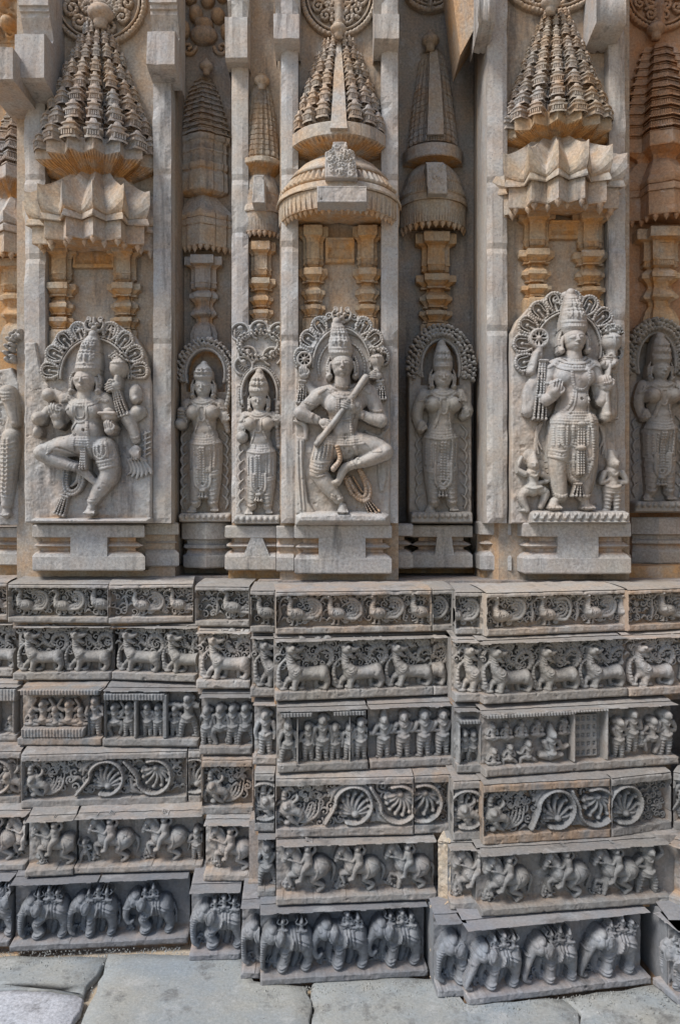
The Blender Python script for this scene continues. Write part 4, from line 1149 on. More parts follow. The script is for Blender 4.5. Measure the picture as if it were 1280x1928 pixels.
def loft(name, cx, D, rings, plan, mat, parent, kd=1.0, smooth=False, jit=.0007, flip=0):
    """rings: (y, half width, stain and bounce tint, tooth depth, tip lift); y None = same height as the ring before"""
    s = D / F
    V, oc = [], []
    n = len(plan)
    vm = plan[:, 1].max()
    z = 0
    for rg in rings:
        y, w = rg[:2]
        och, tee, lift = (list(rg[2:]) + [0, 0, 0])[:3]
        W = w * s
        Df = D - vm * W * kd
        if y is not None: z = ZC - (y - CY) * Df / F
        q = 1 - tee * plan[:, 2]
        zz = z + lift * s * plan[:, 3] + plan[:, 4] * (rg[5] if len(rg) > 5 else 0) * s
        V.append(np.column_stack([X(cx, D) + plan[:, 0] * W * q, D + .004 - plan[:, 1] * W * kd * q, zz]) + np.repeat(rng.normal(0, jit, (n // 24 + 2, 3)), 24, 0)[:n])
        oc.append(np.full(n, och))
    m = len(rings)
    V = np.vstack(V)
    I = np.arange(m * n).reshape(m, n)
    Q = np.column_stack([I[:-1, :-1].ravel(), I[1:, :-1].ravel(), I[1:, 1:].ravel(), I[:-1, 1:].ravel()])
    c0, c1 = V[:n].mean(0), V[-n:].mean(0)
    V = np.vstack([V, [c0, c1]])
    T = np.vstack([np.column_stack([np.full(n - 1, m * n), I[0, :-1], I[0, 1:], I[0, 1:]]), np.column_stack([np.full(n - 1, m * n + 1), I[-1, 1:], I[-1, :-1], I[-1, :-1]])])
    F_ = [tuple(q) for q in Q.tolist()] + [tuple(q[:3]) for q in T.tolist()]
    return mk(name, V, F_, mat, parent, smooth, np.concatenate(oc + [[oc[0][0], oc[-1][0]]]))

def lathe(name, cx, D, prof, mat, parent, n=16, och=0.0, yoff=0.0):
    """full round turned piece; prof (y, r) in photo px at depth D"""
    s = D / F
    V = []
    for y, r_ in prof:
        for k in range(n):
            a = 2 * math.pi * k / n
            V.append((X(cx, D) + r_ * s * math.cos(a), D + yoff + r_ * s * math.sin(a), Z(y, D)))
    m = len(prof)
    Q = [(i * n + k, (i + 1) * n + k, (i + 1) * n + (k + 1) % n, i * n + (k + 1) % n) for i in range(m - 1) for k in range(n)]
    Q += [tuple(range(n)), tuple(range(m * n - 1, (m - 1) * n - 1, -1))]
    return mk(name, V, Q, mat, parent, True, och)
FIN = [(-.95, .10), (-.8, .22), (-.72, .12), (-.62, .18), (-.55, .55), (-.45, .62), (-.38, .5), (-.3, .75), (-.05, 1.0), (.2, .98), (.42, .7), (.5, .5), (.6, .58), (.72, .45), (.95, .5)]
def finial(cx, D, y, r_, mat, parent): return lathe('finial', cx, D, [(y + a * r_ * 1.25, b * r_) for a, b in FIN], mat, parent, 18, .15)

BUDM = {}
def buds(cx, D, y, w, plan, kd, parent, n, size, mat, vmin=.15):
    """row of pendant lotus buds under the eave, one mesh shared by all"""
    key = (mat, round(size, 1))
    s = D / F
    vm = plan[:, 1].max()
    W = w * s
    Df = D - vm * W * kd
    z = ZC - (y - CY) * Df / F
    P = plan[plan[:, 1] >= vmin][:, :2] * W * np.array((1, kd))
    L = np.r_[0, np.cumsum(np.hypot(*np.diff(P, axis=0).T))]
    for k in range(n):
        t = L[-1] * (k + .5) / n
        x_, v_ = np.interp(t, L, P[:, 0]), np.interp(t, L, P[:, 1])
        pos = np.array((X(cx, D) + x_, D - v_ + .012, z + .004))
        if key not in BUDM:
            prof = [(0, .5), (.12, .85), (.35, 1.0), (.6, .78), (.85, .3), (1.05, .08)]
            V = [(a2 * size * .5 * s * math.cos(q), a2 * size * .5 * s * math.sin(q), -a1 * size * s * 1.15) for a1, a2 in prof for q in np.linspace(0, 2 * math.pi, 9)[:8]]
            Q = [(i * 8 + j, (i + 1) * 8 + j, (i + 1) * 8 + (j + 1) % 8, i * 8 + (j + 1) % 8) for i in range(5) for j in range(8)] + [tuple(range(47, 39, -1))]
            o = mk('lotus_bud', V, Q, mat, None, True, .35)
            BUDM[key] = o
            o2 = o
        else:
            o2 = BUDM[key].copy(); COL.objects.link(o2)
        o2.parent = parent
        o2.location = Vector(pos - BASE[parent.name])
        o2.rotation_euler = (0, 0, rnd.uniform(0, 1))
        sc = rnd.uniform(.8, 1.05)
        o2.scale = (sc, sc, rnd.uniform(.8, 1.1))

def spire(y0, y1, w0, w1, n, curve=.75, och=(.10, .35), tooth=.10, over=1.15, eo=.35):
    rg = []
    wf = lambda y: w0 + (w1 - w0) * ((y - y0) / (y1 - y0)) ** curve
    hs = np.linspace(.75, 1.25, n); hs = hs / hs.sum() * (y1 - y0)
    y = y0
    for i, d in enumerate(hs):
        a = lambda f_: wf(y + d * f_)
        e = eo * d
        rg += [(y, a(0) * .88, och[1], 0, 0, e), (y + d * .08, a(.08) * .95, och[0], 0, 0, e), (y + d * .10, a(.1), och[0], tooth, 0, e), (y + d * .44, a(.44) * 1.0, och[0], tooth, 0, e), (y + d * .47, a(.47) * over, och[0], .02, 0, e),
               (y + d * .58, a(.58) * over, och[0], .03, 0, e), (y + d * .62, a(.62) * .91, och[1], 0, 0, e), (y + d * .68, a(.68) * .92, och[1], tooth * .8, 0, e), (y + d * .86, a(.86) * .97, och[1], tooth * .8, 0, e), (y + d * .89, a(.89) * 1.03, och[0], 0, 0, e), (y + d * .97, a(.97) * 1.02, och[0], 0, 0, e)]
        y += d
    return rg

def kutas(cx, D, y0, y1, w0, w1, n, curve, kd, tips, mat, parent, ri=1.0):
    """rows of tiny shrine models standing on the ribs of a spire, one mesh"""
    s = D / F
    hs = np.linspace(.75, 1.25, n); hs = hs / hs.sum() * (y1 - y0)
    V, Q = [], []
    y = y0
    lev = [(0, 1.0), (.10, 1.0), (.11, .82), (.36, .82), (.37, 1.12), (.45, 1.16), (.47, .70), (.66, .66), (.67, .88), (.73, .88), (.76, .5), (.97, .3)]
    for d in hs:
        w = w0 + (w1 - w0) * ((y + d * .95 - y0) / (y1 - y0)) ** curve
        W = w * s
        z = ZC - (y + d - CY) * (D - W * kd) / F
        h = d * s * 1.12
        for a in tips:
            cu, sv = math.cos(a), math.sin(a)
            px, pv = X(cx, D) + cu * W * ri, D - sv * W * kd * ri
            nx, ny = cu, -sv * kd
            l = math.hypot(nx, ny); nx, ny = nx / l, ny / l
            tx, ty = -ny, nx
            hw = W * 1.9 / len(tips) * rnd.uniform(.52, .64)
            zo = rnd.uniform(-.12, .12) * h
            n0 = len(V)
            for f_, q in lev:
                e = hw * q
                for a_, b_ in ((-1, -.8), (-1, .55), (-.35, .8), (.35, .8), (1, .55), (1, -.8)):
                    V.append((px + tx * a_ * e + nx * b_ * e, pv + ty * a_ * e + ny * b_ * e, z + zo + h * f_))
            for i in range(len(lev) - 1):
                Q += [(n0 + i * 6 + j, n0 + i * 6 + (j + 1) % 6, n0 + (i + 1) * 6 + (j + 1) % 6, n0 + (i + 1) * 6 + j) for j in range(6)]
            Q.append(tuple(n0 + (len(lev) - 1) * 6 + j for j in range(6)))
            for j in range(5):      # fluted front of each little shrine
                o = (j - 2) * hw * .3
                m0 = len(V)
                for zz in (.13, .34):
                    for q_, b_ in ((-.07, .62), (-.07, .82), (.07, .82), (.07, .62)):
                        V.append((px + tx * (o + q_ * hw) + nx * b_ * hw, pv + ty * (o + q_ * hw) + ny * b_ * hw, z + zo + h * zz))
                Q += [(m0 + k, m0 + (k + 1) % 4, m0 + 4 + (k + 1) % 4, m0 + 4 + k) for k in range(4)]
        y += d
    return mk('shrine_rows', V, Q, mat, parent, False, .08)

TG = 'miniature shrine towers carved on the wall'
def tower(label, cx, D, plan, kd, mat, fin, sp, band, neck, dome, eave, fascia, nb, bs=11, flute=None, smooth=False, extra=None, umat=None, spplan=None):
    t = thing('shrine_tower', label, 'tower', (X(cx, D), D, Z(fascia[1], D)), TG)
    umat = umat or mat
    if fin: finial(fin[0], D - fin[3], fin[1], fin[2], mat, t)
    if sp: loft('spire', cx, D, sp, plan if spplan is None else spplan, mat, t, kd)
    if band:  # plain band under the spire and the spreading fluted underside, its ochre part stain, part painted bounce
        (ya, yb, w), (yn, wn) = band, neck
        fl = flute or 0
        loft('spreading_base', cx, D, [(ya, w * .94, .05), (ya + 1, w, .03), (yb, w, .05), (yb + 3, w * .98, .6, fl), (yb + (yn - yb) * .25, w * .90, .85, fl), (yb + (yn - yb) * .55, wn + (w - wn) * .42, .9, fl), (yb + (yn - yb) * .8, wn + (w - wn) * .12, .8, fl * .6), (yn, wn, .6), (yn + 14, wn, .5)], plan, umat, t, kd)
    if dome:
        ya, wa, yb, wb, lift = dome
        rib = 0 if wb > 90 else .10
        if lift > 4: pr = [(ya, wa, .05), (ya + (yb - ya) * .25, wa + (wb - wa) * .30, .03, 0, lift * .2), (ya + (yb - ya) * .48, wa + (wb - wa) * .60, .03, 0, lift * .45), (ya + (yb - ya) * .66, wa + (wb - wa) * .82, .04, 0, lift * .7), (ya + (yb - ya) * .78, wb, .04, 0, lift)]
        else: pr = [(ya, wa, .05), (ya + (yb - ya) * .15, wa + (wb - wa) * .42, .03, rib), (ya + (yb - ya) * .35, wa + (wb - wa) * .66, .03, rib), (ya + (yb - ya) * .52, wa + (wb - wa) * .78, .04, rib), (ya + (yb - ya) * .54, wa + (wb - wa) * .76, .4), (ya + (yb - ya) * .62, wa + (wb - wa) * .84, .05, .11), (ya + (yb - ya) * .84, wb, .04, .11)]
        loft('curved_cornice', cx, D, [(ya - 2, wa * .7, .2)] + pr + [(yb - 6, wb * 1.0, .06, 0, lift * .55), (yb, wb * .97, .2, 0, lift * .3), (yb + 1, wb * .92, .6), (yb + 8, wb * .90, .7)], plan, mat, t, kd, smooth)
    ya, yb, wf, we = fascia[0], fascia[1], fascia[2], eave
    loft('eave', cx, D, [(ya - 14, we * .90, .3), (ya - 12, we * .97, .05), (ya - 3, we * 1.0, .03), (ya, we * .99, .1), (ya + 1, wf * .98, .4)], plan, mat, t, kd)
    loft('fascia', cx, D, [(ya + 1, wf * .97, .5), (ya + 2, wf, .1), (yb - 3, wf, .05, fascia[3] if len(fascia) > 3 else 0), (yb, wf * .99, .2), (None, wf * .93, .7), (yb + 2, wf * .86, .8), (None, wf * .3, .6)], plan, mat, t, kd)
    buds(cx, D, yb, wf * .95, plan, kd, t, nb, bs, mat)
    if extra: extra(t)
    return t

def strip(name, cx, D, rings, kd, b, mat, parent, e=.05):
    """flat carved band lying on the front of a spire"""
    return loft(name, cx, D, [(y, w, .03, 0, 0) for y, w in rings], np.array([(-b, .88, 0, 0, 0), (-b, 1 + e, 0, 0, 0), (-b * .6, 1 + e, 0, 0, 0), (b * .6, 1 + e, 0, 0, 0), (b, 1 + e, 0, 0, 0), (b, .88, 0, 0, 0)]), mat, parent, kd)

def plate(name, P, D, h0, th, mat, parent, curve=0.0, och=0.05):
    """upright carved slab in front of a tower: outline in photo px at depth D, thickness th, optional relief scrolls"""
    xs, ys = [p[0] for p in P], [p[1] for p in P]
    r = R(min(xs), min(ys), max(xs), max(ys), 1.4)
    r.poly(P, 3, h0, 2)
    r.st([(x, y) for x, y in P] + [P[0]], 2.2, 1.2, 0, dr=1, sp=0)
    if curve:
        for _ in range(int(curve)):
            x, y = rnd.uniform(min(xs) + 7, max(xs) - 7), rnd.uniform(min(ys) + 7, max(ys) - 7)
            q = rnd.uniform(3, 6.5)
            r.st([(x + q * math.cos(a) * (1 - a * .1), y + q * math.sin(a) * (1 - a * .1)) for a in np.linspace(0, 6.5, 9)], 1.3, 1.6, 0, dr=1)
    return r.emit(name, PF(D, h0), mat, parent, back=h0 - th, och=och, rough=.3)

# the seven towers
def ex(t): pass
tower('broad star-shaped tower above the one-legged dancer, ochre underside and curled-up cornice tips', 186, 3.33, star(8, .80, 1.0), .92, 'tower', (190, 24, 24, .06),
      spire(40, 262, 12, 106, 8, .78), (248, 276, 117), (330, 62), (322, 66, 392, 136, 38), 134, (404, 442, 122), 15, 13, flute=.05, extra=lambda t: kutas(186, 3.33, 40, 262, 12, 106, 8, .78, .92, [math.pi * (1 - i / 16) for i in range(1, 16, 2)], 'tower', t))
def exB(t): loft('tower_body', 384, 3.53, [(246, 50, .2), (248, 51, .05), (256, 50, .05, .07), (258, 47, .1), (262, 44, .1), (268, 44, .1, .06), (274, 44, .1, .06), (275, 46, .1), (278, 46, .1), (279, 44, .2), (288, 44, .1, .06), (298, 44, .05, .06), (299, 47, .1), (302, 47, .3), (310, 46, .4), (314, 42, .5), (318, 46, .1), (322, 46, .05), (348, 47, .05), (352, 46, .3), (360, 36, .6), (366, 24, .7)], PB, 'tower', t, .8)
PB = diamond()
tower('slim ridged tower with many thin tiers in the first recess', 384, 3.53, PB, .8, 'tower', (389, 125, 13, .05),
      spire(143, 247, 12, 47, 11, .62, tooth=.04, eo=0), None, None, (364, 22, 404, 55, 5), 55, (418, 458, 54), 11, 13, extra=exB)
PC = circ(22, .09)
def exC(t):
    plate('front_panel', [(478, 330), (498, 330), (500, 384), (474, 384)], 3.32, 58, 40, 'pil', t)
tower('bullet-shaped fluted tower above the narrow niche lady', 492, 3.32, PC, .95, 'tower', (493, 152, 15, .03),
      [(152, 12, .3), (156, 15, .1, .06)] + [q for i in range(14) for q in ((156 + i * 9.6, 15 + 23 * ((i + .05) / 14) ** .62, .12, .12), (163 + i * 9.6, 15 + 23 * ((i + .75) / 14) ** .62, .08, .12), (164.5 + i * 9.6, 14.5 + 22 * ((i + .9) / 14) ** .62, .3, .2))] + [(292, 36, .2)],
      (292, 300, 42), (330, 24), (326, 24, 388, 40, 0), 43, (394, 432, 40, .05), 11, 11, flute=.10, smooth=True, extra=exC, spplan=star(10, .94, 0))
PD = circ(30, .075)
def exD(t):
    strip('central_band', 638, 3.18, [(66, 18), (100, 36), (140, 56), (180, 70), (226, 86), (240, 95)], .95, .16, 'tower', t, .09)
    kutas(638, 3.18, 66, 226, 16, 84, 6, .72, .95, [math.pi * (1 - i / 18) for i in (1, 3, 5, 7, 11, 13, 15, 17)], 'tower', t)
    plate('front_panel', [(627, 268), (653, 268), (655, 282), (668, 288), (674, 336), (612, 336), (612, 288), (624, 282)], 3.18, 98, 60, 'pil', t, 46)
    plate('fascia_panel', [(597, 351), (691, 351), (691, 383), (597, 383)], 3.18, 106, 30, 'pil', t)
tower('round tower with a flat central band above the flute player', 638, 3.18, PD, .95, 'tower', (637, 54, 15, .08),
      spire(66, 226, 16, 84, 7, .72, tooth=.12, eo=.5, over=1.10), (226, 250, 94), (294, 44), (286, 46, 336, 113, 0), 118, (350, 388, 113, .04), 26, 11, flute=.07, smooth=True, extra=exD, spplan=star(9, .88, 1.0))
PE_ = circ(18, .11)
def exE(t):
    strip('central_band', 814, 3.53, [(92, 18), (96, 23), (130, 32), (170, 39), (210, 45), (252, 50)], .95, .30, 'tower', t, .06)
    plate('front_panel', [(800, 306), (832, 306), (840, 312), (842, 366), (804, 366), (802, 312)], 3.53, 60, 50, 'pil', t, 14)
tower('tall slender tower with a plain central band in the dark recess', 814, 3.53, PE_, .95, 'tower', (810, 76, 17, .05),
      [(92, 14, .3), (96, 22, .1, .08)] + [q for i in range(15) for q in ((97 + i * 11, 22 + 27 * (i / 15) ** .7, .1, .14), (104.5 + i * 11, 22.5 + 27 * ((i + .7) / 15) ** .7, .1, .14), (106.5 + i * 11, 21.5 + 26 * ((i + .9) / 15) ** .7, .3, .06))] + [(262, 48, .2)],
      (266, 288, 57), (308, 28), (304, 32, 360, 63, 0), 66, (372, 414, 62, .05), 13, 13, flute=.03, smooth=True, extra=exE, spplan=star(12, .95, 0))
tower('broad star-shaped tower above the standing staff bearer with sharp cornice tips', 1044, 3.19, star(8, .80, 1.0), .92, 'tower', (1036, 4, 18, .09),
      spire(14, 210, 16, 96, 9, .80), (196, 222, 106), (262, 58), (254, 62, 318, 134, 40), 131, (328, 372, 120), 15, 13, flute=.05, umat='col', extra=lambda t: kutas(1044, 3.19, 14, 210, 16, 96, 9, .80, .92, [math.pi * (1 - i / 16) for i in range(1, 16, 2)], 'tower', t))
PG = dense([(-1, 0), (-1, .3), (-.55, .34), (-.5, .75), (0, .95), (.45, .75), (.55, .34), (1, .3), (1, 0)], teeth=.06)
PG[:, 3] = np.clip(1 - np.abs(PG[:, 0]) * 4, 0, 1)
tower('reddish tiered tower in the right-hand recess, partly cut by the picture edge', 1240, 3.50, PG, .9, 'red', (1234, 54, 17, .05),
      spire(78, 240, 30, 72, 10, .8, och=(.25, .8), tooth=.04, eo=0), (240, 264, 74), (292, 44), (296, 46, 338, 84, 8), 84, (352, 398, 80), 12, 12)
tower('shadowed tower half hidden behind the left pilaster at the picture edge', 36, 3.72, star(5, .8), .9, 'tower', None,
      spire(176, 306, 8, 62, 7, .8), (306, 328, 66), (372, 40), (370, 42, 416, 78, 10), 80, (432, 472, 74), 10, 13, flute=.05)

# twin columns and single columns below the towers
CG = 'small carved columns under the towers'
def column(label, cx, D, y0, y1, w, kd=1.0, style=0, mat='col', base=True):
    """capital, shaft with a banded foot, stacked spreading plates, round-topped base"""
    t = thing('column', label, 'column', (X(cx, D), D, Z(y1, D)), CG)
    H = y1 - y0
    f = lambda q: y0 + H * q
    sq = square()
    loft('capital', cx, D, [(f(0), w * .96, .3), (f(.005), w * 1.03, .12), (f(.085), w * 1.03, .15), (f(.09), w * .98, .5), (f(.10), w * .9, .7), (f(.125), w * .72, .6), (f(.15), w * .68, .4)], sq, mat, t, kd)
    loft('shaft', cx, D, [(f(.15), w * .68, .3), (f(.27), w * .68, .1), (f(.275), w * .71, .1), (f(.29), w * .71, .2), (f(.295), w * .67, .4), (f(.34), w * .70, .3, .1), (f(.345), w * .64, .6), (f(.37), w * .5, .7)], sq, mat, t, kd)
    if style == 0:
        pl = [(.37, 1.0, .055), (.56, .82, .035), (.69, .84, .035)]
        rg = []
        for a, q, h in pl:
            rg += [(f(a), w * q * .9, .2), (f(a + .003), w * q, .05), (f(a + h), w * q, .1), (f(a + h + .006), w * q * .93, .5), (f(a + h + .03), w * q * .78, .7), (f(a + h + .055), w * q * .66, .6), (f(a + h + .058), w * q * .76, .2), (f(a + h + .07), w * q * .74, .4), (f(a + h + .078), w * q * .44, .7), (f(a + h + .105), w * q * .44, .5)]
        rg += [(f(.80), w * .5, .4), (f(.805), w * .72, .1)]
    else:
        rg = [(f(.37), w * .5, .6), (f(.40), w * .78, .1), (f(.44), w * .78, .1), (f(.45), w * .70, .5), (f(.50), w * .5, .7), (f(.53), w * .46, .6), (f(.56), w * .55, .4), (f(.60), w * .72, .15), (f(.62), w * .70, .3), (f(.66), w * .45, .7), (f(.70), w * .42, .6), (f(.74), w * .6, .2)]
    rg += [(f(.82), w * .74, .05), (f(1.0), w * .74, .05)]
    loft('plates', cx, D, rg, sq, 'pil' if style == 2 else mat, t, kd)
    return t
column('left column of the pair above the one-legged dancer', 118, 3.33, 454, 660, 31)
column('right column of the pair above the one-legged dancer', 238, 3.33, 454, 660, 31)
column('pale bracket column with a ridged front in the first recess', 386, 3.53, 478, 660, 34, style=1, mat='pil')
column('single column above the narrow niche lady', 493, 3.32, 452, 640, 27)
column('left column of the pair above the flute player', 590, 3.18, 422, 640, 27)
column('right column of the pair above the flute player', 691, 3.18, 422, 640, 27)
column('single heavy column in the dark recess', 818, 3.53, 434, 650, 37)
column('left column of the pair above the standing staff bearer', 1006, 3.19, 388, 600, 33)
column('right column of the pair above the standing staff bearer', 1106, 3.19, 390, 605, 33)
column('stout rust-brown column in the right-hand recess', 1236, 3.50, 424, 640, 46, style=1)
column('column half hidden behind the left pilaster at the picture edge', 30, 3.72, 484, 660, 32, style=1)
# lintel panels between the twin columns
for lab, x0, x1, y0, y1, D in (('ochre lintel panel between the columns above the one-legged dancer', 140, 220, 452, 508, 3.33), ('small blind window between the columns above the flute player', 612, 668, 452, 498, 3.18), ('recessed lintel panel between the columns above the standing staff bearer', 1028, 1086, 420, 454, 3.19)):
    t = thing('lintel', lab, 'lintel', (X(x0, D), D, Z(y1, D)))
    r = R(x0, y0, x1, y1, 1.4)
    r.poly([(x0, y0), (x1, y0), (x1, y1), (x0, y1)], 10, 0, 1); r.poly([(x0, y0), (x1, y0), (x1, y0 + 9), (x0, y0 + 9)], 20, 0, 3)
    r.poly([(x0 + 8, y0 + 18), (x1 - 8, y0 + 18), (x1 - 6, y1 - 8), (x0 + 6, y1 - 8)], 0, 5, cut=1)
    r.emit('panel', PF(D), 'niche', t, back=-8, och=.5)

# openwork medallions and carved bosses at the top
def medallion(label, cx, cy, rx, ry, D, n=9, mat='wall', h0=6, och=.2):
    t = thing('scroll_medallion', label, 'carving', (X(cx, D), D, Z(cy + ry, D)), 'openwork medallions above the towers')
    r = R(cx - rx - 4, cy - ry - 4, cx + rx + 4, cy + ry + 4, 1.4)
    A = np.linspace(0, 2 * math.pi, 40)
    r.st([(cx + rx * math.cos(a), cy + ry * math.sin(a)) for a in A], 5, 7, h0, b=6)
    r.st([(cx + (rx - 9) * math.cos(a), cy + (ry - 9) * math.sin(a)) for a in A], 2.5, 5, h0)
    for i in range(n):
        a = 2 * math.pi * i / n
        for q in (.62, .3):
            spiral(r, cx + q * rx * math.cos(a + q), cy + q * ry * math.sin(a + q), rx * .19, rnd.uniform(0, 360), 1.3, rx * .055, h0, rx * .07, rnd.choice((-1, 1)), b=5)
    r.st([(cx, cy - ry * .9), (cx, cy + ry * .9)], [rx * .15, rx * .11], 9, h0)
    r.emit('openwork', PF(D), mat, t, back=-3, och=och)
medallion('swirling scroll carving behind the finial over the one-legged dancer', 190, 10, 84, 78, 3.33, 11)
medallion('openwork scroll medallion over the flute player', 638, -2, 68, 74, 3.18, 12)
medallion('shell-like scroll at the top of the dark recess', 808, -12, 44, 36, 3.53, 7)
medallion('scroll medallion over the standing staff bearer', 1034, -30, 86, 58, 3.19, 9)
medallion('reddish scroll medallion in the right-hand recess', 1238, -6, 66, 66, 3.50, 9, 'red', 5, .3)
t = thing('carved_boss', 'worn figure carving with hanging fruit at the top of the first recess', 'carving', (X(392, 3.53), 3.53, Z(100, 3.53)))
r = R(340, -20, 440, 110, 1.4)
for x, y, a, b in ((385, 70, 26, 18), (370, 30, 13, 16), (412, 34, 14, 14), (360, -2, 12, 14), (392, 2, 14, 16), (420, -4, 12, 12), (385, 50, 18, 12), (350, 60, 10, 16), (425, 64, 9, 14)): r.dome(x, y, a, b, 16, 2)
spiral(r, 356, 92, 14, 0, 1.2, 4, 2); spiral(r, 418, 92, 14, 180, 1.2, 4, 2, d=-1)
r.emit('relief', PF(3.53), 'wall', t, back=-3, och=.45)

t = thing('carved_boss', 'ochre broken carving in the dark corner above the left beam end', 'carving', (X(5, 3.72), 3.72, Z(60, 3.72)))
r = R(-60, -30, 34, 82)
curls(r, -56, -28, 32, 78, 11, 4); 
for x, y in ((-20, 30), (8, 10), (18, 50), (-40, 60), (-6, 66)): r.dome(x, y, 14, 16, 18, 2)
r.poly([(-60, -30), (34, -30), (34, 82), (-60, 82)], 2, 0, 1)
r.emit('relief', PF(3.72), 'niche', t, back=-3, och=.5)
# ------------------------------------------------------------------ statues: deep relief bodies with carved ornament
def head(r, x, y, w, h, z, jaw=.82):
    """face centre x, y; half sizes w, h"""
    w, h = w * 1.08, h * 1.06
    r.st([(x, y + h * .5), (x, y + h * 1.4)], [w * .66, w * .78], [w * .8, w * .8], z - w * .15)
    r.dome(x, y - h * .10, w, h * .90, w * 1.05, z)
    r.dome(x, y + h * .34, w * jaw, h * .66, w * 1.02, z)
    r.blur(1)
    F_ = lambda dx, dy: z + w * 1.04 * math.sqrt(max(.05, 1 - dx * dx - (dy * .9) ** 2))
    r.st([(x, y - h * .20), (x, y + h * .22)], [w * .08, w * .17], [w * .20, w * .42], F_(0, .1) - w * .06)
    for s in (-1, 1):
        r.st([(x + s * w * .14, y - h * .26), (x + s * w * .44, y - h * .34), (x + s * w * .74, y - h * .20)], w * .055, w * .035, 0, dr=1)
        r.dome(x + s * w * .42, y - h * .08, w * .27, h * .11, w * .055, 0, s * 8, dr=1)
        r.st([(x + s * w * .18, y - h * .02), (x + s * w * .42, y + h * .02), (x + s * w * .68, y - h * .03)], w * .04, w * .03, 0, dr=1)
        r.dome(x + s * w * .13, y + h * .22, w * .10, h * .07, w * .06, 0, dr=1)
        r.st([(x + s * w * .98, y - h * .25), (x + s * w * 1.10, y + h * .15), (x + s * w * 1.06, y + h * .55)], [w * .14, w * .15, w * .12], w * .22, z + w * .22)
        r.dome(x + s * w * 1.14, y + h * .80, w * .32, w * .32, w * .34, z + w * .2); r.dome(x + s * w * 1.14, y + h * .80, w * .14, w * .14, w * .16, z + w * .5)
        r.st([(x + s * w * 1.05, y - h * .75), (x + s * w * 1.28, y - h * .2), (x + s * w * 1.3, y + h * .5)], [w * .1, w * .16, w * .13], w * .3, z, b=3)
    r.dome(x, y + h * .44, w * .33, h * .06, w * .07, 0, dr=1); r.dome(x, y + h * .53, w * .25, h * .07, w * .08, 0, dr=1)
    r.dome(x, y + h * .80, w * .26, h * .14, w * .07, 0, dr=1)

def bandc(r, cx, y, w, rr, h, sag=2.5, b=0, L=None):
    """ornament band round a rounded form: follows the surface below"""
    r.st([(cx + w * u, y + sag * (1 - u * u)) for u in np.linspace(-1, 1, 9)], rr, h, 0, b=b, dr=1, L=L)

def crown(P, z, name, fr, mat, t, bbox, beads=5):
    """tall tiered crown; P = (x, y, half width) from brow to tip"""
    r = R(*bbox)
    P = np.array(P, float)
    r.st(P[:, :2], P[:, 2], P[:, 2] * .95, z, fl=.5)
    w0, w1 = P[0], P[-1]
    h = abs(w1[1] - w0[1])
    f = lambda t_: (np.interp(t_, np.linspace(0, 1, len(P)), P[:, 0]), np.interp(t_, np.linspace(0, 1, len(P)), P[:, 1]), np.interp(t_, np.linspace(0, 1, len(P)), P[:, 2]))
    r.blur(1)
    for t_, rr, b in ((-.04, 2.4, 3.0), (.06, 2.8, 3.6), (.17, 2.2, 0), (.40, 2.6, 4), (.49, 2.0, 0), (.68, 2.4, 3.6), (.77, 1.8, 0), (.92, 2.2, 3)):
        x, y, w = f(t_)
        bandc(r, x, y, w * 1.02, rr, rr * .9, 3 if t_ < .3 else 2, b)
    for u in (-.68, -.36, 0, .36, .68):
        p = [f(q) for q in (.20, .45, .8)]
        r.st([(a + u * c, b_) for a, b_, c in p], 1.5, 1.8, 0, dr=1, b=4)
    for t_ in (.31, .60):
        x, y, w = f(t_)
        for u in (-.52, 0, .52):
            q = w * .23
            r.poly([(x + u * w, y - q * 1.4), (x + u * w + q, y), (x + u * w, y + q * 1.4), (x + u * w - q, y)], 3.0, 0, 2, dr=1)
    x, y, w = P[-1]
    r.dome(x, y - w * .6, w * .8, w * .9, w, z)
    return r.emit(name, fr, mat, t, back=-2, rough=.25)

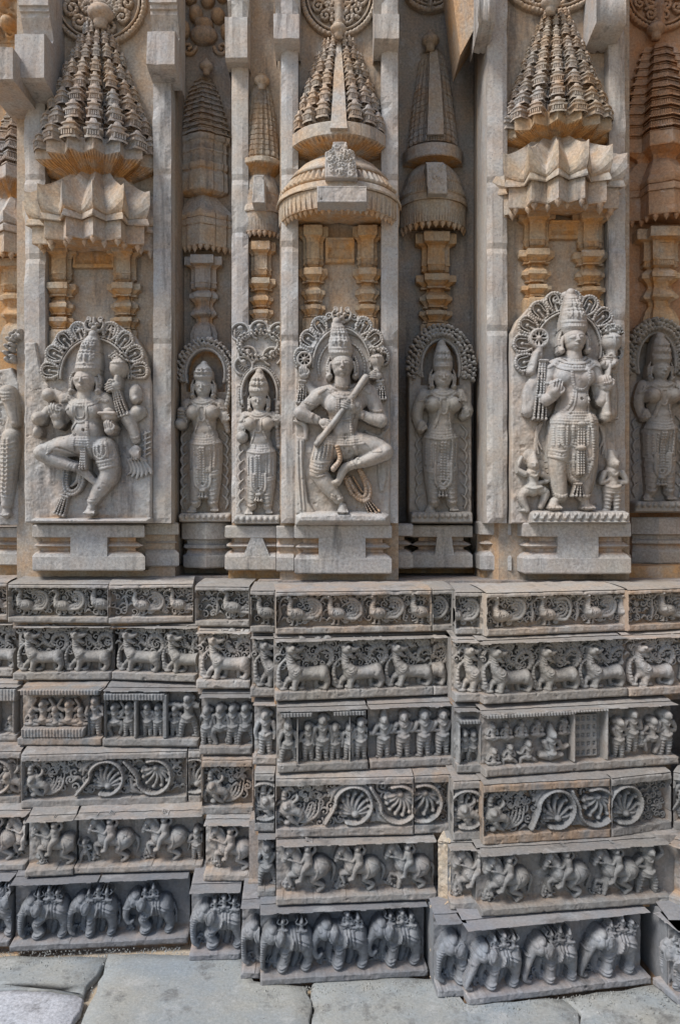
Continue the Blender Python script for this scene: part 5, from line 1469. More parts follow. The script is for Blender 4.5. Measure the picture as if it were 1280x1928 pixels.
def arch(r, cx, cy, rx, ry, wd, a0, a1, n, z=0, face=True):
    """openwork frame of beaded loops round a figure; angles in degrees, 90 = top"""
    A = np.radians(np.linspace(a0, a1, 40))
    pt = lambda a, q: (cx + (rx - q) * math.cos(a), cy - (ry - q) * math.sin(a))
    r.st([pt(a, wd) for a in A], 2.6, 5, z + 2); r.st([pt(a, wd - 5) for a in A], 1.8, 4, z + 2, b=4)
    for i in range(n):
        a = math.radians(a0 + (a1 - a0) * (i + .5) / n)
        da = math.radians(abs(a1 - a0) / n) * .5
        if face and abs(math.degrees(a) - 90) < abs(a1 - a0) / n * .8: continue
        loop = [(wd - 6, -.55), (wd * .55, -.85), (wd * .16, -.70), (wd * .02, 0), (wd * .16, .70), (wd * .55, .85), (wd - 6, .55)]
        r.st([pt(a + q * da, d) for d, q in loop], 3.2, 6, z + 2, b=3.4)
        r.st([pt(a + q * da * .62, d + 3) for d, q in loop[1:6]], 1.7, 4.5, z + 2)
        r.dome(*pt(a, wd * .42), 4.2, 4.2, 6, z); r.st([pt(a, wd * .42), pt(a, wd - 5)], [2, 3], 4, z)
        r.dome(*pt(a + da, wd * .2), 3.4, 3.4, 5, z); r.dome(*pt(a + da, wd * .62), 3.0, 3.6, 5, z)
    if face:
        x, y = cx, cy - ry + wd * .35
        for s in (-1, 1):
            r.dome(x + s * 6, y - 1, 5, 5, 7, z + 5); r.dome(x + s * 6, y - 1, 2.4, 2.4, 4, z + 11)
            r.st([(x + s * 4, y + 9), (x + s * 13, y + 8), (x + s * 18, y - 2), (x + s * 14, y - 10)], [3.5, 3.5, 3, 2], 6, z + 3)
            spiral(r, x + s * 24, y + 1, 8, 0, 1.2, 2.4, z + 3, d=s); spiral(r, x + s * 12, y - 13, 6, 90, 1.1, 2.2, z + 3, d=s); spiral(r, x + s * 36, y + 8, 8, 0, 1.2, 2.4, z + 3, d=s)
        r.dome(x, y + 5, 6, 5, 8, z + 6); r.dome(x, y + 13, 8, 4, 6, z + 4); r.st([(x, y - 14), (x, y - 5)], [3, 4], 6, z + 4)

def clusters(r, cx, cy, rx, ry, wd, a0, a1, z=0, q=5.0):
    """band of grape-like leaf clusters"""
    n = int(abs(math.radians(a1 - a0)) * (rx + ry) / 2 / (q * 1.7))
    for j in range(max(1, int(wd / (q * 1.35)))):
        for i in range(n):
            a = math.radians(a0 + (a1 - a0) * (i + .5 * (j % 2) + rnd.uniform(-.15, .15)) / n)
            d = q * 1.35 * j + q * .6
            x, y = cx + (rx - d) * math.cos(a), cy - (ry - d) * math.sin(a)
            zz, o = z + rnd.uniform(0, 5), rnd.uniform(0, 180)
            r.dome(x, y, q * rnd.uniform(.75, 1.0), q * rnd.uniform(.55, .8), q * 2.0, zz, o)
            r.dome(x + q * .5, y + q * .5, q * .5, q * .42, q * 1.5, zz + 2, o)

def hand(r, x, y, a, q, z, curl=1):
    """palm with four fingers and a thumb; a = direction of the fingers in degrees (up = 90)"""
    c, s = math.cos(math.radians(a)), -math.sin(math.radians(a))
    n = (-s, c)
    r.dome(x, y, q * 1.0, q * .9, q * .9, z)
    for i, l in enumerate((1.35, 1.6, 1.5, 1.2)):
        o = (i - 1.5) * q * .42
        p0 = (x + n[0] * o + c * q * .5, y + n[1] * o + s * q * .5)
        p1 = (p0[0] + c * q * l * .55, p0[1] + s * q * l * .55)
        p2 = (p0[0] + c * q * l * (.9 if curl else 1.05) + n[0] * .1 * q, p0[1] + s * q * l * (.9 if curl else 1.05))
        r.st([p0, p1, p2], [q * .25, q * .24, q * .18], [q * .55, q * .6, q * .3], z + q * .4)
    r.st([(x + n[0] * q * .8, y + n[1] * q * .8), (x + n[0] * q * 1.15 + c * q * .5, y + n[1] * q * 1.15 + s * q * .5), (x + n[0] * q * .9 + c * q, y + n[1] * q * .9 + s * q)], [q * .3, q * .26, q * .18], q * .4, z + q * .5)

def foot(r, x, y, w, z, side=0):
    r.st([(x, y - w * .5), (x + side * w * .3, y + w * .1)], [w * .65, w * .85], [w * .8, w * .9], z)
    for i in range(5):
        r.dome(x + side * w * .3 + (i - 2) * w * .36, y + w * .42 - abs(i - 2) * w * .06, w * .22, w * .26, w * .5, z + w * .75)

def tassel(r, P, w0, w1, z, n=4):
    P = np.array(P, float)
    d = P[-1] - P[0]; d /= np.linalg.norm(d); m = np.array((-d[1], d[0]))
    for i in range(n):
        u = (i - (n - 1) / 2) / max(1, (n - 1) / 2)
        Q = [p + m * u * (w0 + (w1 - w0) * k / (len(P) - 1)) for k, p in enumerate(P)]
        r.st(Q, max(1.6, w0 / n * 1.5), 4.5, z + 3 * (1 - u * u), b=3.4)
        r.dome(*Q[-1], 3.0, 3.4, 5, z + 2)
    r.st([P[0] - m * w0 * 1.2, P[0] + m * w0 * 1.2], 2.6, 5, z + 3)

def belt(r, cx, y, w, n=3, gap=4.5, sag=3, L=None):
    for i in range(n): bandc(r, cx, y + i * gap, w * (1 + .03 * i), 1.9, 1.9, sag, 3.6 if i % 2 == 0 else 0, L)

SG = 'deep-relief statues of the wall'
def statue(label, cx, D, cat='statue', yb=985):
    return thing('statue', label, cat, (X(cx, D), D, Z(yb, D)), SG)

# --- A: the one-legged dancer ------------------------------------------------
D = 3.25
t = statue('one-legged dancing figure with a bowl, a staff and a knee raised to the left', 170, D)
fr = PF(D, 18)
bb = (40, 590, 292, 985)
r = R(38, 594, 284, 986)
r.poly([(40, 985), (40, 640), (62, 640), (72, 690), (80, 660), (98, 630), (130, 608), (175, 600), (222, 608), (252, 630), (272, 668), (282, 720), (282, 985)], 7, 0, 3)
r.poly([(62, 975), (76, 975), (284, 975), (284, 986), (62, 986)], 26, 4, 4)
r.emit('slab', fr, 'pil', t, back=-48, cav=.5, och=.06, rough=.5)
r = R(*bb); arch(r, 177, 707, 102, 108, 38, -4, 184, 9, 9); r.emit('halo_arch', fr, 'stat', t, back=4, rough=.25)
r = R(*bb); Z0 = 14
# rear arms
r.st([(206, 756), (238, 786), (262, 776)], [15, 13, 14], z=Z0 - 4); r.dome(259, 776, 15, 14, 16, Z0 - 2); r.dome(255, 742, 13, 20, 16, Z0 - 2); r.dome(258, 752, 9, 8, 14, Z0 + 2)
r.st([(240, 786), (250, 806), (256, 828)], [14, 11, 8.5], z=Z0 + 2); hand(r, 257, 846, -88, 9, Z0 + 4, 0)
r.st([(124, 752), (104, 742)], [12, 10], z=Z0); r.dome(94, 744, 14, 13, 18, Z0 + 2)
r.dome(78, 790, 14, 14, 24, Z0 + 6); r.dome(76, 815, 9, 12, 20, Z0 + 6); r.st([(92, 772), (80, 790)], [8, 10], z=Z0 + 4)
# legs
r.st([(197, 846), (208, 880), (206, 900)], [25, 20, 18], [27, 22, 20], Z0 + 2); r.st([(206, 898), (190, 922), (175, 946)], [18, 15, 9.5], z=Z0 + 4); foot(r, 173, 962, 12, Z0 + 4, -.1)
r.st([(160, 836), (125, 842), (88, 852)], [24, 21, 17], [26, 25, 22], Z0 + 6); r.st([(86, 854), (112, 868), (150, 880)], [16, 14, 10], [22, 18, 13], Z0 + 12); r.st([(148, 878), (164, 890), (182, 908)], [10, 9, 6], z=Z0 + 12)
# torso
r.st([(167, 832), (168, 806), (164, 776)], [34, 29, 32], [30, 28, 31], Z0); r.dome(163, 770, 38, 22, 31, Z0 + 1); r.dome(148, 776, 16, 15, 13, Z0 + 20); r.dome(180, 776, 16, 15, 13, Z0 + 20); r.dome(168, 812, 26, 20, 12, Z0 + 20)
r.st([(128, 754), (148, 750)], [14, 15], z=Z0 + 5); r.st([(200, 754), (180, 750)], [15, 15], z=Z0 + 5)
r.st([(127, 754), (128, 780), (116, 800)], [14, 13, 10], z=Z0 + 5); r.st([(118, 800), (114, 786)], [11, 10], z=Z0 + 18)
r.st([(203, 756), (207, 786), (212, 806)], [14.5, 13, 11], z=Z0 + 5); r.st([(212, 806), (214, 812)], [11, 10], z=Z0 + 16)
r.blur(3)
hand(r, 116, 786, 106, 12, Z0 + 22); hand(r, 214, 812, 96, 10, Z0 + 22)
head(r, 165.5, 721, 20, 22, Z0 + 12)
r.dome(168, 813, 2.6, 2.6, 0, Z0 + 26, cut=1)
J = r.layer()
for y, w, b in ((752, 26, 3.4), (757, 29, 0), (763, 31, 3.8)): r.st([(164 - w, y - 8), (164 - w * .6, y + 2), (164, y + 6), (164 + w * .6, y + 2), (164 + w, y - 8)], 2.2, 2.4, 0, dr=1, b=b, L=J)
r.st([(149, 762), (150, 788), (154, 796), (163, 798), (172, 795), (175, 786), (174, 762)], 2.2, 2.6, 0, dr=1, L=J, b=0); r.st([(154, 764), (155, 786), (163, 791), (169, 786), (169, 764)], 1.5, 2, 0, dr=1, L=J)
r.st([(153, 797), (143, 812), (134, 816), (136, 800)], 2.4, 2.6, 0, dr=1, L=J); r.st([(174, 796), (177, 830), (178, 870)], 2.6, 3, 0, dr=1, b=3.4, L=J)
belt(r, 170, 824, 34, 4, 5, 3, J)
for a, b in ((126, 774), (206, 778)): r.st([(a - 13, b), (a, b + 3), (a + 13, b - 1)], 2, 2.4, 0, dr=1, b=3.4, L=J)
r.st([(246, 823), (256, 826), (266, 822)], 2.2, 2.6, 0, dr=1, b=3.4, L=J)
for b in (936, 941): r.st([(164, b), (178, b + 4), (192, b)], 2, 2.4, 0, dr=1, b=3.4 if b == 936 else 0, L=J)
# skirt: pleats on the raised thigh, ornament and hem on the standing thigh
for i in range(7):
    o = i * 5.2
    r.st([(152 - o * .1, 828 + o * .7), (132 - o * .35, 833 + o * .3), (108 - o * .2, 828 + o * .9)], 2.2, 3.2, 0, dr=1, L=J)
for b, u in ((866, 0), (872, 3.6), (878, 0)): r.st([(174, b + 6), (202, b + 5), (232, b - 4)], 2.3, 2.8, 0, dr=1, b=u, L=J)
for a in range(184, 232, 9): r.st([(a - 4, 834), (a, 848), (a, 862)], 1.7, 2.4, 0, dr=1, b=3, L=J)
for o in (0, 7): r.st([(187 + o, 838), (186 + o, 858 - o), (198, 866 - o), (209 - o, 856 - o), (208 - o, 836)], 2, 2.8, 0, dr=1, b=3, L=J)
r.st([(150, 820), (130, 826), (112, 826)], 2.6, 3.2, 0, dr=1, b=3.4, L=J); r.st([(156, 862), (132, 852), (104, 846)], 2.4, 2.6, 0, dr=1, L=J)
for b in (128, 134): r.st([(b - 8, 892), (b + 6, 884), (b + 16, 872)], 2, 2.4, 0, dr=1, b=3, L=J)
r.st([(146, 888), (152, 878), (156, 868)], 2.8, 3.2, 0, dr=1, b=3, L=J)
for u in (-1, 1): r.st([(165 + u * 24, 744), (165 + u * 34, 756), (165 + u * 42, 758)], 3, 3, 0, dr=1, b=3, L=J)
r.emit('body', fr, 'stat', t, back=2, rough=.22, cav=.18)
J.emit('jewellery', fr, 'stat', t, back=-3, rel=True, rough=.1)
r = R(*bb)
for o in (0, 6): r.st([(123 + o, 884), (122 + o, 912), (130 + o * .6, 930 - o), (146 - o * .2, 928 - o), (157 - o, 912), (160 - o, 892)], 3.6, 7, 18, b=3.6)
tassel(r, [(124, 934), (118, 950), (112, 968)], 5, 9, 16); r.st([(150, 885), (146, 905), (136, 915)], [4, 4, 3], 6, 16)
for o in (0, 5, 10): r.st([(160 + o, 836), (163 + o * .7, 858), (160 + o, 884)], 2.3, 5, 40, b=3.4)
r.emit('tassel_loop', fr, 'stat', t, back=3, rough=.15)
r = R(*bb)
for i in range(6): r.st([(238 + i * 6, 862), (246 + i * 7, 884), (238 + i * 9, 900 - abs(i - 2) * 3)], [2, 4, 3], 5, 9)
r.st([(240, 866), (256, 860), (272, 866)], 4, 6, 9); r.emit('scarf', fr, 'stat', t, back=3, rough=.15)
r = R(*bb); r.st([(272, 812), (270, 862)], 3, 4, 8)
for i in range(5): r.st([(268, 818 + i * 10), (281, 812 + i * 10)], 2.4, 4, 9)
r.emit('scarf', fr, 'stat', t, back=3, rough=.15)
r = R(*bb); r.st([(112, 756), (96, 746), (88, 732)], 5, 6, 10)
for i in range(3): r.st([(110 + 6 * i, 757 - 3 * i), (88 + 8 * i, 728 + i * 2)], [3, 2], 6, 12)
r.emit('scarf', fr, 'stat', t, back=3, rough=.15)
r = R(*bb)
r.dome(225, 694, 18, 21, 24, 14); clusters(r, 225, 682, 20, 20, 18, 10, 170, 20, 4.2); bandc(r, 225, 684, 17, 2.4, 3, 2, 3.6)
r.st([(225, 712), (223, 728)], [8, 10], 16, 18); hand(r, 222, 728, 200, 10, 28); tassel(r, [(222, 736), (228, 760), (236, 784)], 6, 9, 26)
r.emit('staff', fr, 'stat', t, back=4, rough=.2)
r = R(*bb); r.st([(197, 782), (225, 782)], 3.5, 6, 42); r.dome(211, 787, 15, 11, 20, 26); r.dome(211, 776, 10, 6, 8, 34); r.emit('bowl', fr, 'stat', t, back=14, rough=.15)
crown([(170, 698, 24), (171, 684, 24), (173, 664, 20), (175, 650, 16), (178, 640, 11)], 22, 'crown', fr, 'stat', t, (140, 620, 215, 712))

# --- D: the flute player -----------------------------------------------------
D = 3.10
t = statue('flute player standing cross-legged on an oval base below an openwork arch', 645, D)
fr = PF(D, 18)
bb = (545, 572, 745, 995)
r = R(552, 578, 738, 992)
r.poly([(554, 990), (554, 690), (560, 655), (576, 625), (604, 598), (643, 584), (684, 598), (712, 625), (730, 660), (736, 700), (736, 990)], 6, 0, 3)
r.emit('slab', fr, 'stat', t, back=-48, cav=.5, och=.08, rough=.5)
r = R(548, 955, 742, 992)
r.poly([(555, 990), (555, 970), (565, 963), (640, 960), (720, 962), (735, 968), (735, 990)], 30, 0, 10)
r.emit('oval_base', fr, 'pil', t, back=-10, rough=.4)
r = R(*bb); arch(r, 643, 692, 92, 112, 37, 2, 178, 8, 8)
r.st([(643 + 66 * math.cos(a), 690 - 70 * math.sin(a)) for a in np.linspace(.1, 3.04, 24)], 5.5, 4, 8); r.st([(643 + 44 * math.cos(a), 690 - 52 * math.sin(a)) for a in np.linspace(-.3, 3.44, 24)], 2.6, 4, 7, b=4.2)
r.emit('halo_arch', fr, 'stat', t, back=4, rough=.25)
r = R(*bb); Z0 = 14
r.st([(612, 742), (590, 738), (572, 716)], [12, 11, 9], z=Z0 - 6); r.st([(690, 742), (706, 738), (714, 714)], [12, 11, 9], z=Z0 - 6)
r.st([(618, 836), (606, 866), (599, 890)], [25, 22, 17], [27, 24, 20], Z0 + 2); r.st([(600, 890), (616, 914), (637, 940)], [17, 16, 10], z=Z0 + 4); foot(r, 645, 960, 12, Z0 + 4, 0)
r.st([(668, 836), (700, 842), (725, 850)], [24, 21, 16], [25, 25, 22], Z0 + 4); r.st([(724, 853), (694, 866), (664, 876)], [16, 13.5, 9], [22, 18, 13], Z0 + 14); r.st([(664, 876), (648, 884), (636, 910)], [9, 9, 6], z=Z0 + 16); r.dome(633, 909, 7, 6, 8, Z0 + 18)
r.st([(648, 838), (647, 808), (648, 776)], [32, 25, 32], [28, 25, 31], Z0); r.dome(648, 758, 44, 24, 31, Z0); r.dome(630, 768, 17, 16, 12, Z0 + 20); r.dome(666, 768, 17, 16, 12, Z0 + 20); r.dome(647, 812, 22, 22, 11, Z0 + 18)
r.st([(608, 742), (630, 738)], [14, 15], z=Z0 + 5); r.st([(692, 738), (668, 738)], [15, 15], z=Z0 + 5)
r.st([(604, 744), (584, 760), (567, 777)], [15, 13, 12], z=Z0 + 5); r.st([(566, 779), (580, 786), (597, 792)], [12.5, 11, 8.5], z=Z0 + 14)
r.st([(697, 744), (708, 772), (716, 792)], [15, 14, 13], z=Z0 + 5); r.st([(716, 794), (698, 790), (676, 780)], [13, 11, 8.5], z=Z0 + 14)
r.blur(3)
hand(r, 611, 799, -18, 10, Z0 + 22); hand(r, 660, 770, 160, 10, Z0 + 28)
head(r, 644.5, 692, 20, 23, Z0 + 12)
J = r.layer()
for y, w, b in ((728, 24, 3.4), (734, 28, 0), (740, 31, 3.8), (748, 26, 3.2)): r.st([(648 - w, y - 8), (648 - w * .6, y + 2), (648, y + 6), (648 + w * .6, y + 2), (648 + w, y - 8)], 2.2, 2.4, 0, dr=1, b=b, L=J)
for a in (634, 638, 662, 666): r.st([(a, 750), (a, 786)], 1.6, 2.2, 0, dr=1, L=J, b=3)
r.st([(660, 790), (664, 830), (672, 862)], 3, 3.4, 0, dr=1, b=3.4, L=J); r.st([(626, 788), (647, 794), (668, 788)], 2, 2.4, 0, dr=1, b=3.4, L=J)
belt(r, 648, 822, 33, 4, 5, 4, J)
for a, b in ((588, 762), (706, 774)): r.st([(a - 13, b - 3), (a, b + 3), (a + 13, b + 1)], 2.2, 2.6, 0, dr=1, b=3.4, L=J)
r.st([(590, 782), (587, 790), (588, 800)], 2.6, 3, 0, dr=1, L=J); r.st([(680, 772), (682, 781), (680, 791)], 2.8, 3.4, 0, dr=1, L=J)
for b, u in ((868, 0), (874, 3.6), (880, 0)): r.st([(580, b - 2), (604, b + 6), (632, b)], 2.3, 2.8, 0, dr=1, b=u, L=J)
for a in range(590, 634, 7): r.st([(a + 2, 838), (a, 852), (a - 2, 864)], 1.8, 2.6, 0, dr=1, b=3, L=J)
for b in (886, 894): r.st([(584, b), (598, b + 5), (614, b)], 1.8, 1.8, 0, dr=1, L=J)
for i in range(6): r.st([(664 + i * 5, 822 + i * 2), (690 + i * 4, 838 + i), (700 + i * 3, 852)], 1.7, 2, 0, dr=1, L=J)
for u in (-1, 1): r.st([(648 + u * 26, 724), (648 + u * 38, 736), (648 + u * 46, 742)], 3, 3, 0, dr=1, b=3, L=J)
for b in (932, 938): r.st([(624, b), (638, b + 3), (652, b - 4)], 2.3, 3, 0, dr=1, b=3.4 if b == 932 else 0, L=J)
r.st([(660, 868), (664, 877), (670, 886)], 2.8, 3.4, 0, dr=1, b=3.2, L=J)
r.emit('body', fr, 'stat', t, back=2, rough=.22, cav=.22, och=.03)
J.emit('jewellery', fr, 'stat', t, back=-3, rel=True, rough=.1, och=.1)
r = R(*bb); r.st([(687, 716), (646, 776), (598, 838)], [7, 6.5, 6.5], 9, 40); r.emit('flute', fr, 'stat', t, back=26, rough=.2)
r = R(*bb)
for o in (0, 7): r.st([(648 + o, 898), (662 + o * .8, 928 - o), (680, 942 - o), (695 - o, 934 - o * .4), (695 - o, 914), (678 - o * .3, 884)], 4.2, 8, 14, b=3.8)
r.st([(664, 896), (682, 926)], 2.6, 5, 12, b=3); tassel(r, [(690, 942), (697, 954), (705, 967)], 5, 10, 14); r.st([(634, 840), (640, 866), (628, 884)], [5, 5, 6], 8, 38, b=3.6)
r.emit('tassel_loop', fr, 'stat', t, back=3, rough=.15, och=.5)
r = R(*bb)
r.poly([(556, 818), (576, 822), (572, 870), (577, 910), (582, 945), (596, 966), (572, 972), (556, 968)], 8, 4, 4)
for a in (560, 567): r.st([(a, 830), (a + 1, 890), (a + 6, 960)], 1.5, 2, 0, dr=1)
r.st([(554, 792), (574, 800), (576, 824)], [3, 6, 5], 7, 8); r.emit('scarf', fr, 'stat', t, back=3, rough=.2)
r = R(*bb); r.st([(722, 812), (722, 856)], 4, 5, 6); r.poly([(707, 850), (728, 868), (730, 900), (724, 926), (714, 928), (710, 905)], 7, 4, 4); r.st([(690, 812), (715, 822), (732, 804)], [4, 6, 3], 6, 6)
r.emit('scarf', fr, 'stat', t, back=3, rough=.2)
def wheel(x, y, q, D_z=20, nm='wheel', drop=None):
    r = R(x - 40, y - 60, x + 40, y + 150)
    r.st([(x + q * .85 * math.cos(a), y + q * .85 * math.sin(a)) for a in np.linspace(0, 6.3, 20)], q * .2, 6, D_z)
    for k in range(8): r.st([(x, y), (x + q * .8 * math.cos(k * .785), y + q * .8 * math.sin(k * .785))], [q * .12, q * .13], 4, D_z)
    r.dome(x, y, q * .28, q * .28, 7, D_z + 1)
    r.st([(x, y + q), (x, y + q * 1.7)], [q * .4, q * .5], 8, D_z - 2)
    if drop:
        hand(r, x - 1, y + q * 2.0, 100, q * .62, D_z); tassel(r, drop, 5, 8, D_z - 2)
    return r
wheel(573.5, 677, 15, 18, drop=[(570, 718), (569, 738), (567, 758)]).emit('wheel', fr, 'stat', t, back=3, rough=.15)
def conch(x, y, w, h, z, drop):
    r = R(x - 45, y - 65, x + 45, y + 160)
    r.dome(x, y, w, h * .8, w * 1.2, z); r.st([(x, y + h * .5), (x, y + h * 1.25)], [w * .7, w * .35], w * .8, z); clusters(r, x, y - h * .55, w * 1.1, h * .8, h * .7, 10, 170, z + 6, 3.6)
    bandc(r, x, y - h * .35, w * .95, 2.4, 3, 2, 3.4); r.st([(x - w * .1, y - h * .1), (x + w * .1, y + h * .5)], 2.2, 2.6, 0, dr=1)
    hand(r, x + 1, y + h * 1.55, 175, w * .62, z + 6); tassel(r, drop, 5, 8, z + 2)
    return r
conch(709.5, 679, 14, 19, 16, [(715, 718), (717, 735), (718, 752)]).emit('conch_shell', fr, 'stat', t, back=3, rough=.15)
crown([(641, 669, 22), (640, 655, 23), (639, 640, 19), (637, 626, 15), (634, 615, 11)], 22, 'crown', fr, 'stat', t, (610, 596, 675, 684))

# --- F: the standing staff bearer ----------------------------------------------
D = 3.12
t = statue('tall upright figure with club, wheel and two small attendants at its feet', 1075, D)
fr = PF(D, 16)
bb = (960, 535, 1190, 990)
r = R(962, 542, 1186, 988)
r.poly([(964, 987), (964, 622), (974, 600), (998, 574), (1030, 554), (1070, 547), (1112, 560), (1146, 590), (1164, 640), (1164, 987)], 7, 0, 3)
r.emit('slab', fr, 'stat', t, back=-48, cav=.45, och=.12, rough=.5)
r = R(985, 955, 1186, 988)
r.poly([(994, 987), (994, 964), (1004, 960), (1172, 960), (1181, 964), (1181, 987)], 32, 0, 4)
for a in range(1000, 1180, 14): r.st([(a - 6, 968), (a, 978), (a + 6, 968)], 2.2, 3, 0, dr=1); r.st([(a, 969), (a, 975)], 2.4, 3, 0, dr=1)
r.st([(995, 983), (1180, 983)], 2, 3, 0, dr=1)
r.emit('lotus_base', fr, 'stat', t, back=-10, rough=.3, cav=.3)
r = R(*bb); arch(r, 1070, 655, 104, 110, 42, -16, 208, 10, 9, False)
r.dome(1069, 556, 14, 9, 12, 12); spiral(r, 1048, 562, 9, 0, 1.2, 2.6, 12); spiral(r, 1090, 560, 9, 180, 1.2, 2.6, 12, d=-1)
r.emit('halo_arch', fr, 'stat', t, back=4, rough=.25)
r = R(*bb); Z0 = 15
r.st([(1036, 700), (1000, 728), (994, 772)], [14, 13, 13], z=Z0 - 4); r.st([(994, 774), (1006, 730), (1004, 694)], [13, 10, 8], z=Z0 - 2); r.st([(1114, 700), (1148, 724), (1150, 782)], [14, 13, 13], z=Z0 - 4); r.dome(1144, 780, 14, 14, 16, Z0)
for s, kx, ax in ((-1, 1047, 1053), (1, 1102, 1096)):
    r.st([(1076 + s * 20, 800), (kx, 860), (kx + s * -1, 900), (ax, 934)], [27, 21, 17, 13], [28, 24, 19, 15], Z0 + 2)
    foot(r, ax + s * 8 - 4, 952, 14, Z0 + 4, s * .3)
r.st([(1078, 800), (1080, 860), (1082, 896)], [26, 24, 18], [27, 23, 16], Z0)
r.st([(1075, 800), (1074, 756), (1075, 716)], [43, 28, 37], [31, 27, 32], Z0); r.dome(1075, 702, 45, 26, 32, Z0); r.dome(1056, 714, 18, 17, 12, Z0 + 21); r.dome(1094, 714, 18, 17, 12, Z0 + 21); r.dome(1078, 758, 24, 22, 12, Z0 + 19)
r.st([(1040, 692), (1062, 686)], [14, 15], z=Z0 + 5); r.st([(1112, 692), (1090, 686)], [14, 15], z=Z0 + 5)
r.st([(1036, 696), (1026, 726), (1022, 752)], [15, 13, 11], z=Z0 + 4); r.st([(1022, 756), (1034, 750)], [12, 10], z=Z0 + 16)
r.st([(1116, 696), (1122, 730), (1126, 756)], [15, 13, 12], z=Z0 + 4); r.st([(1126, 758), (1132, 736)], [12, 10], z=Z0 + 14)
r.blur(3)
hand(r, 1036, 744, 80, 12, Z0 + 24); r.dome(1034, 742, 8, 8, 8, Z0 + 30); hand(r, 1133, 732, 105, 11, Z0 + 22)
head(r, 1075, 645, 20, 23, Z0 + 12)
r.dome(1084, 756, 2.8, 2.8, 0, Z0 + 26, cut=1)
J = r.layer()
for y, w, b in ((678, 26, 3.4), (684, 32, 0), (691, 38, 3.8), (697, 40, 0)): r.st([(1075 - w, y - 8), (1075 - w * .6, y + 3), (1075, y + 7), (1075 + w * .6, y + 3), (1075 + w, y - 8)], 2.3, 2.5, 0, dr=1, b=b, L=J)
r.st([(1064, 700), (1068, 728), (1076, 738), (1090, 738), (1098, 726), (1096, 698)], 2.6, 2.8, 0, dr=1, L=J, b=3.4); r.st([(1070, 740), (1060, 770), (1036, 784)], 2.6, 2.8, 0, dr=1, L=J, b=3.4); r.st([(1074, 742), (1066, 776), (1040, 790)], 1.6, 2, 0, dr=1, L=J)
r.st([(1099, 740), (1103, 800), (1108, 850), (1102, 884), (1086, 908), (1068, 898), (1060, 860)], 3.4, 4, 0, dr=1, b=3.6, L=J)
r.st([(1092, 850), (1096, 884), (1086, 897), (1074, 890), (1071, 858)], 2.6, 3.2, 0, dr=1, b=3.4, L=J)
belt(r, 1075, 776, 44, 5, 5.2, 5, J)
for a in (1034, 1042, 1050, 1058, 1096, 1112, 1118): r.st([(a, 806), (a, 842)], 2, 2.6, 0, dr=1, b=3.2, L=J)
r.st([(1047, 806), (1048, 836), (1058, 846), (1068, 836), (1068, 806)], 2.6, 3, 0, dr=1, b=3.4, L=J)
for b, u in ((848, 0), (854, 3.8), (860, 0)): r.st([(1022, b - 2), (1046, b + 5), (1062, b + 2)], 2.4, 3, 0, dr=1, b=u, L=J); r.st([(1106, b + 2), (1118, b - 4)], 2.4, 3, 0, dr=1, L=J)
r.st([(1040, 864), (1076, 872), (1112, 864)], 3, 3, 0, dr=1, b=3.6, L=J)
for b in range(812, 846, 6): r.st([(1070, b), (1083, b + 3), (1096, b)], 1.6, 1.6, 0, dr=1, L=J)
for u in (-1, 1): r.st([(1075 + u * 26, 674), (1075 + u * 38, 688), (1075 + u * 48, 694)], 3, 3, 0, dr=1, b=3, L=J)
for x in (1052, 1098): r.st([(x - 17, 930), (x, 936), (x + 17, 930)], 3.2, 4, 0, dr=1, b=3.8, L=J)
for a, b in ((1027, 722), (1122, 726)): r.st([(a - 13, b), (a, b + 3), (a + 13, b)], 2.2, 2.6, 0, dr=1, b=3.4, L=J)
r.emit('body', fr, 'stat', t, back=2, rough=.22, cav=.22, och=.04)
J.emit('jewellery', fr, 'stat', t, back=-3, rel=True, rough=.1)
r = R(*bb)
for o in (-5, 0, 5): r.st([(1083 + o, 800), (1083 + o, 852), (1083 + o, 894)], 2.4, 5, 42, b=3.4)
r.dome(1083, 802, 10, 5, 6, 44); r.dome(1083, 846, 10, 5, 6, 44); tassel(r, [(1081, 912), (1081, 922), (1080, 934)], 4, 10, 34)
r.emit('sash', fr, 'stat', t, back=16, rough=.15)
r = wheel(1013, 638, 19, 18)
for k in range(12): r.dome(1013 + 13 * math.cos(k * .524), 638 + 13 * math.sin(k * .524), 2.6, 2.6, 4, 20)
r.st([(1008, 668), (998, 700)], [8, 9], 12, 16); r.emit('wheel', fr, 'stat', t, back=3, rough=.15)
r = R(*bb); tassel(r, [(1019, 682), (1016, 735), (1012, 790)], 6, 11, 26); r.st([(1012, 748), (1026, 748)], 5, 7, 26); r.emit('bead_staff', fr, 'stat', t, back=4, rough=.15)
conch(1149, 645, 19, 25, 14, [(1153, 700), (1154, 745), (1152, 788)]).emit('conch_shell', fr, 'stat', t, back=3, rough=.15)
r = R(*bb); r.st([(1139, 692), (1133, 735), (1134, 788)], [5, 6, 10], 11, 30); r.dome(1134, 784, 10, 9, 13, 30); r.dome(1137, 690, 13, 10, 12, 26)
for k in range(5): r.dome(1128 + k * 5, 688 + 4 * (k % 2), 4, 6, 8, 32)
r.emit('club', fr, 'stat', t, back=6, rough=.2)
for s in (-1, 1):
    r = R(*bb)
    for i in range(5):
        x0 = 1075 + s * (52 + i * 3)
        r.st([(x0, 795 + i * 2), (x0 + s * (10 - i * 1.5), 822 + i * 8), (x0 + s * (2 + i * 3), 846 + i * 8)], [2, 3.4, 2.4], 6, 7)
    r.emit('scarf', fr, 'stat', t, back=3, rough=.2, och=.15)
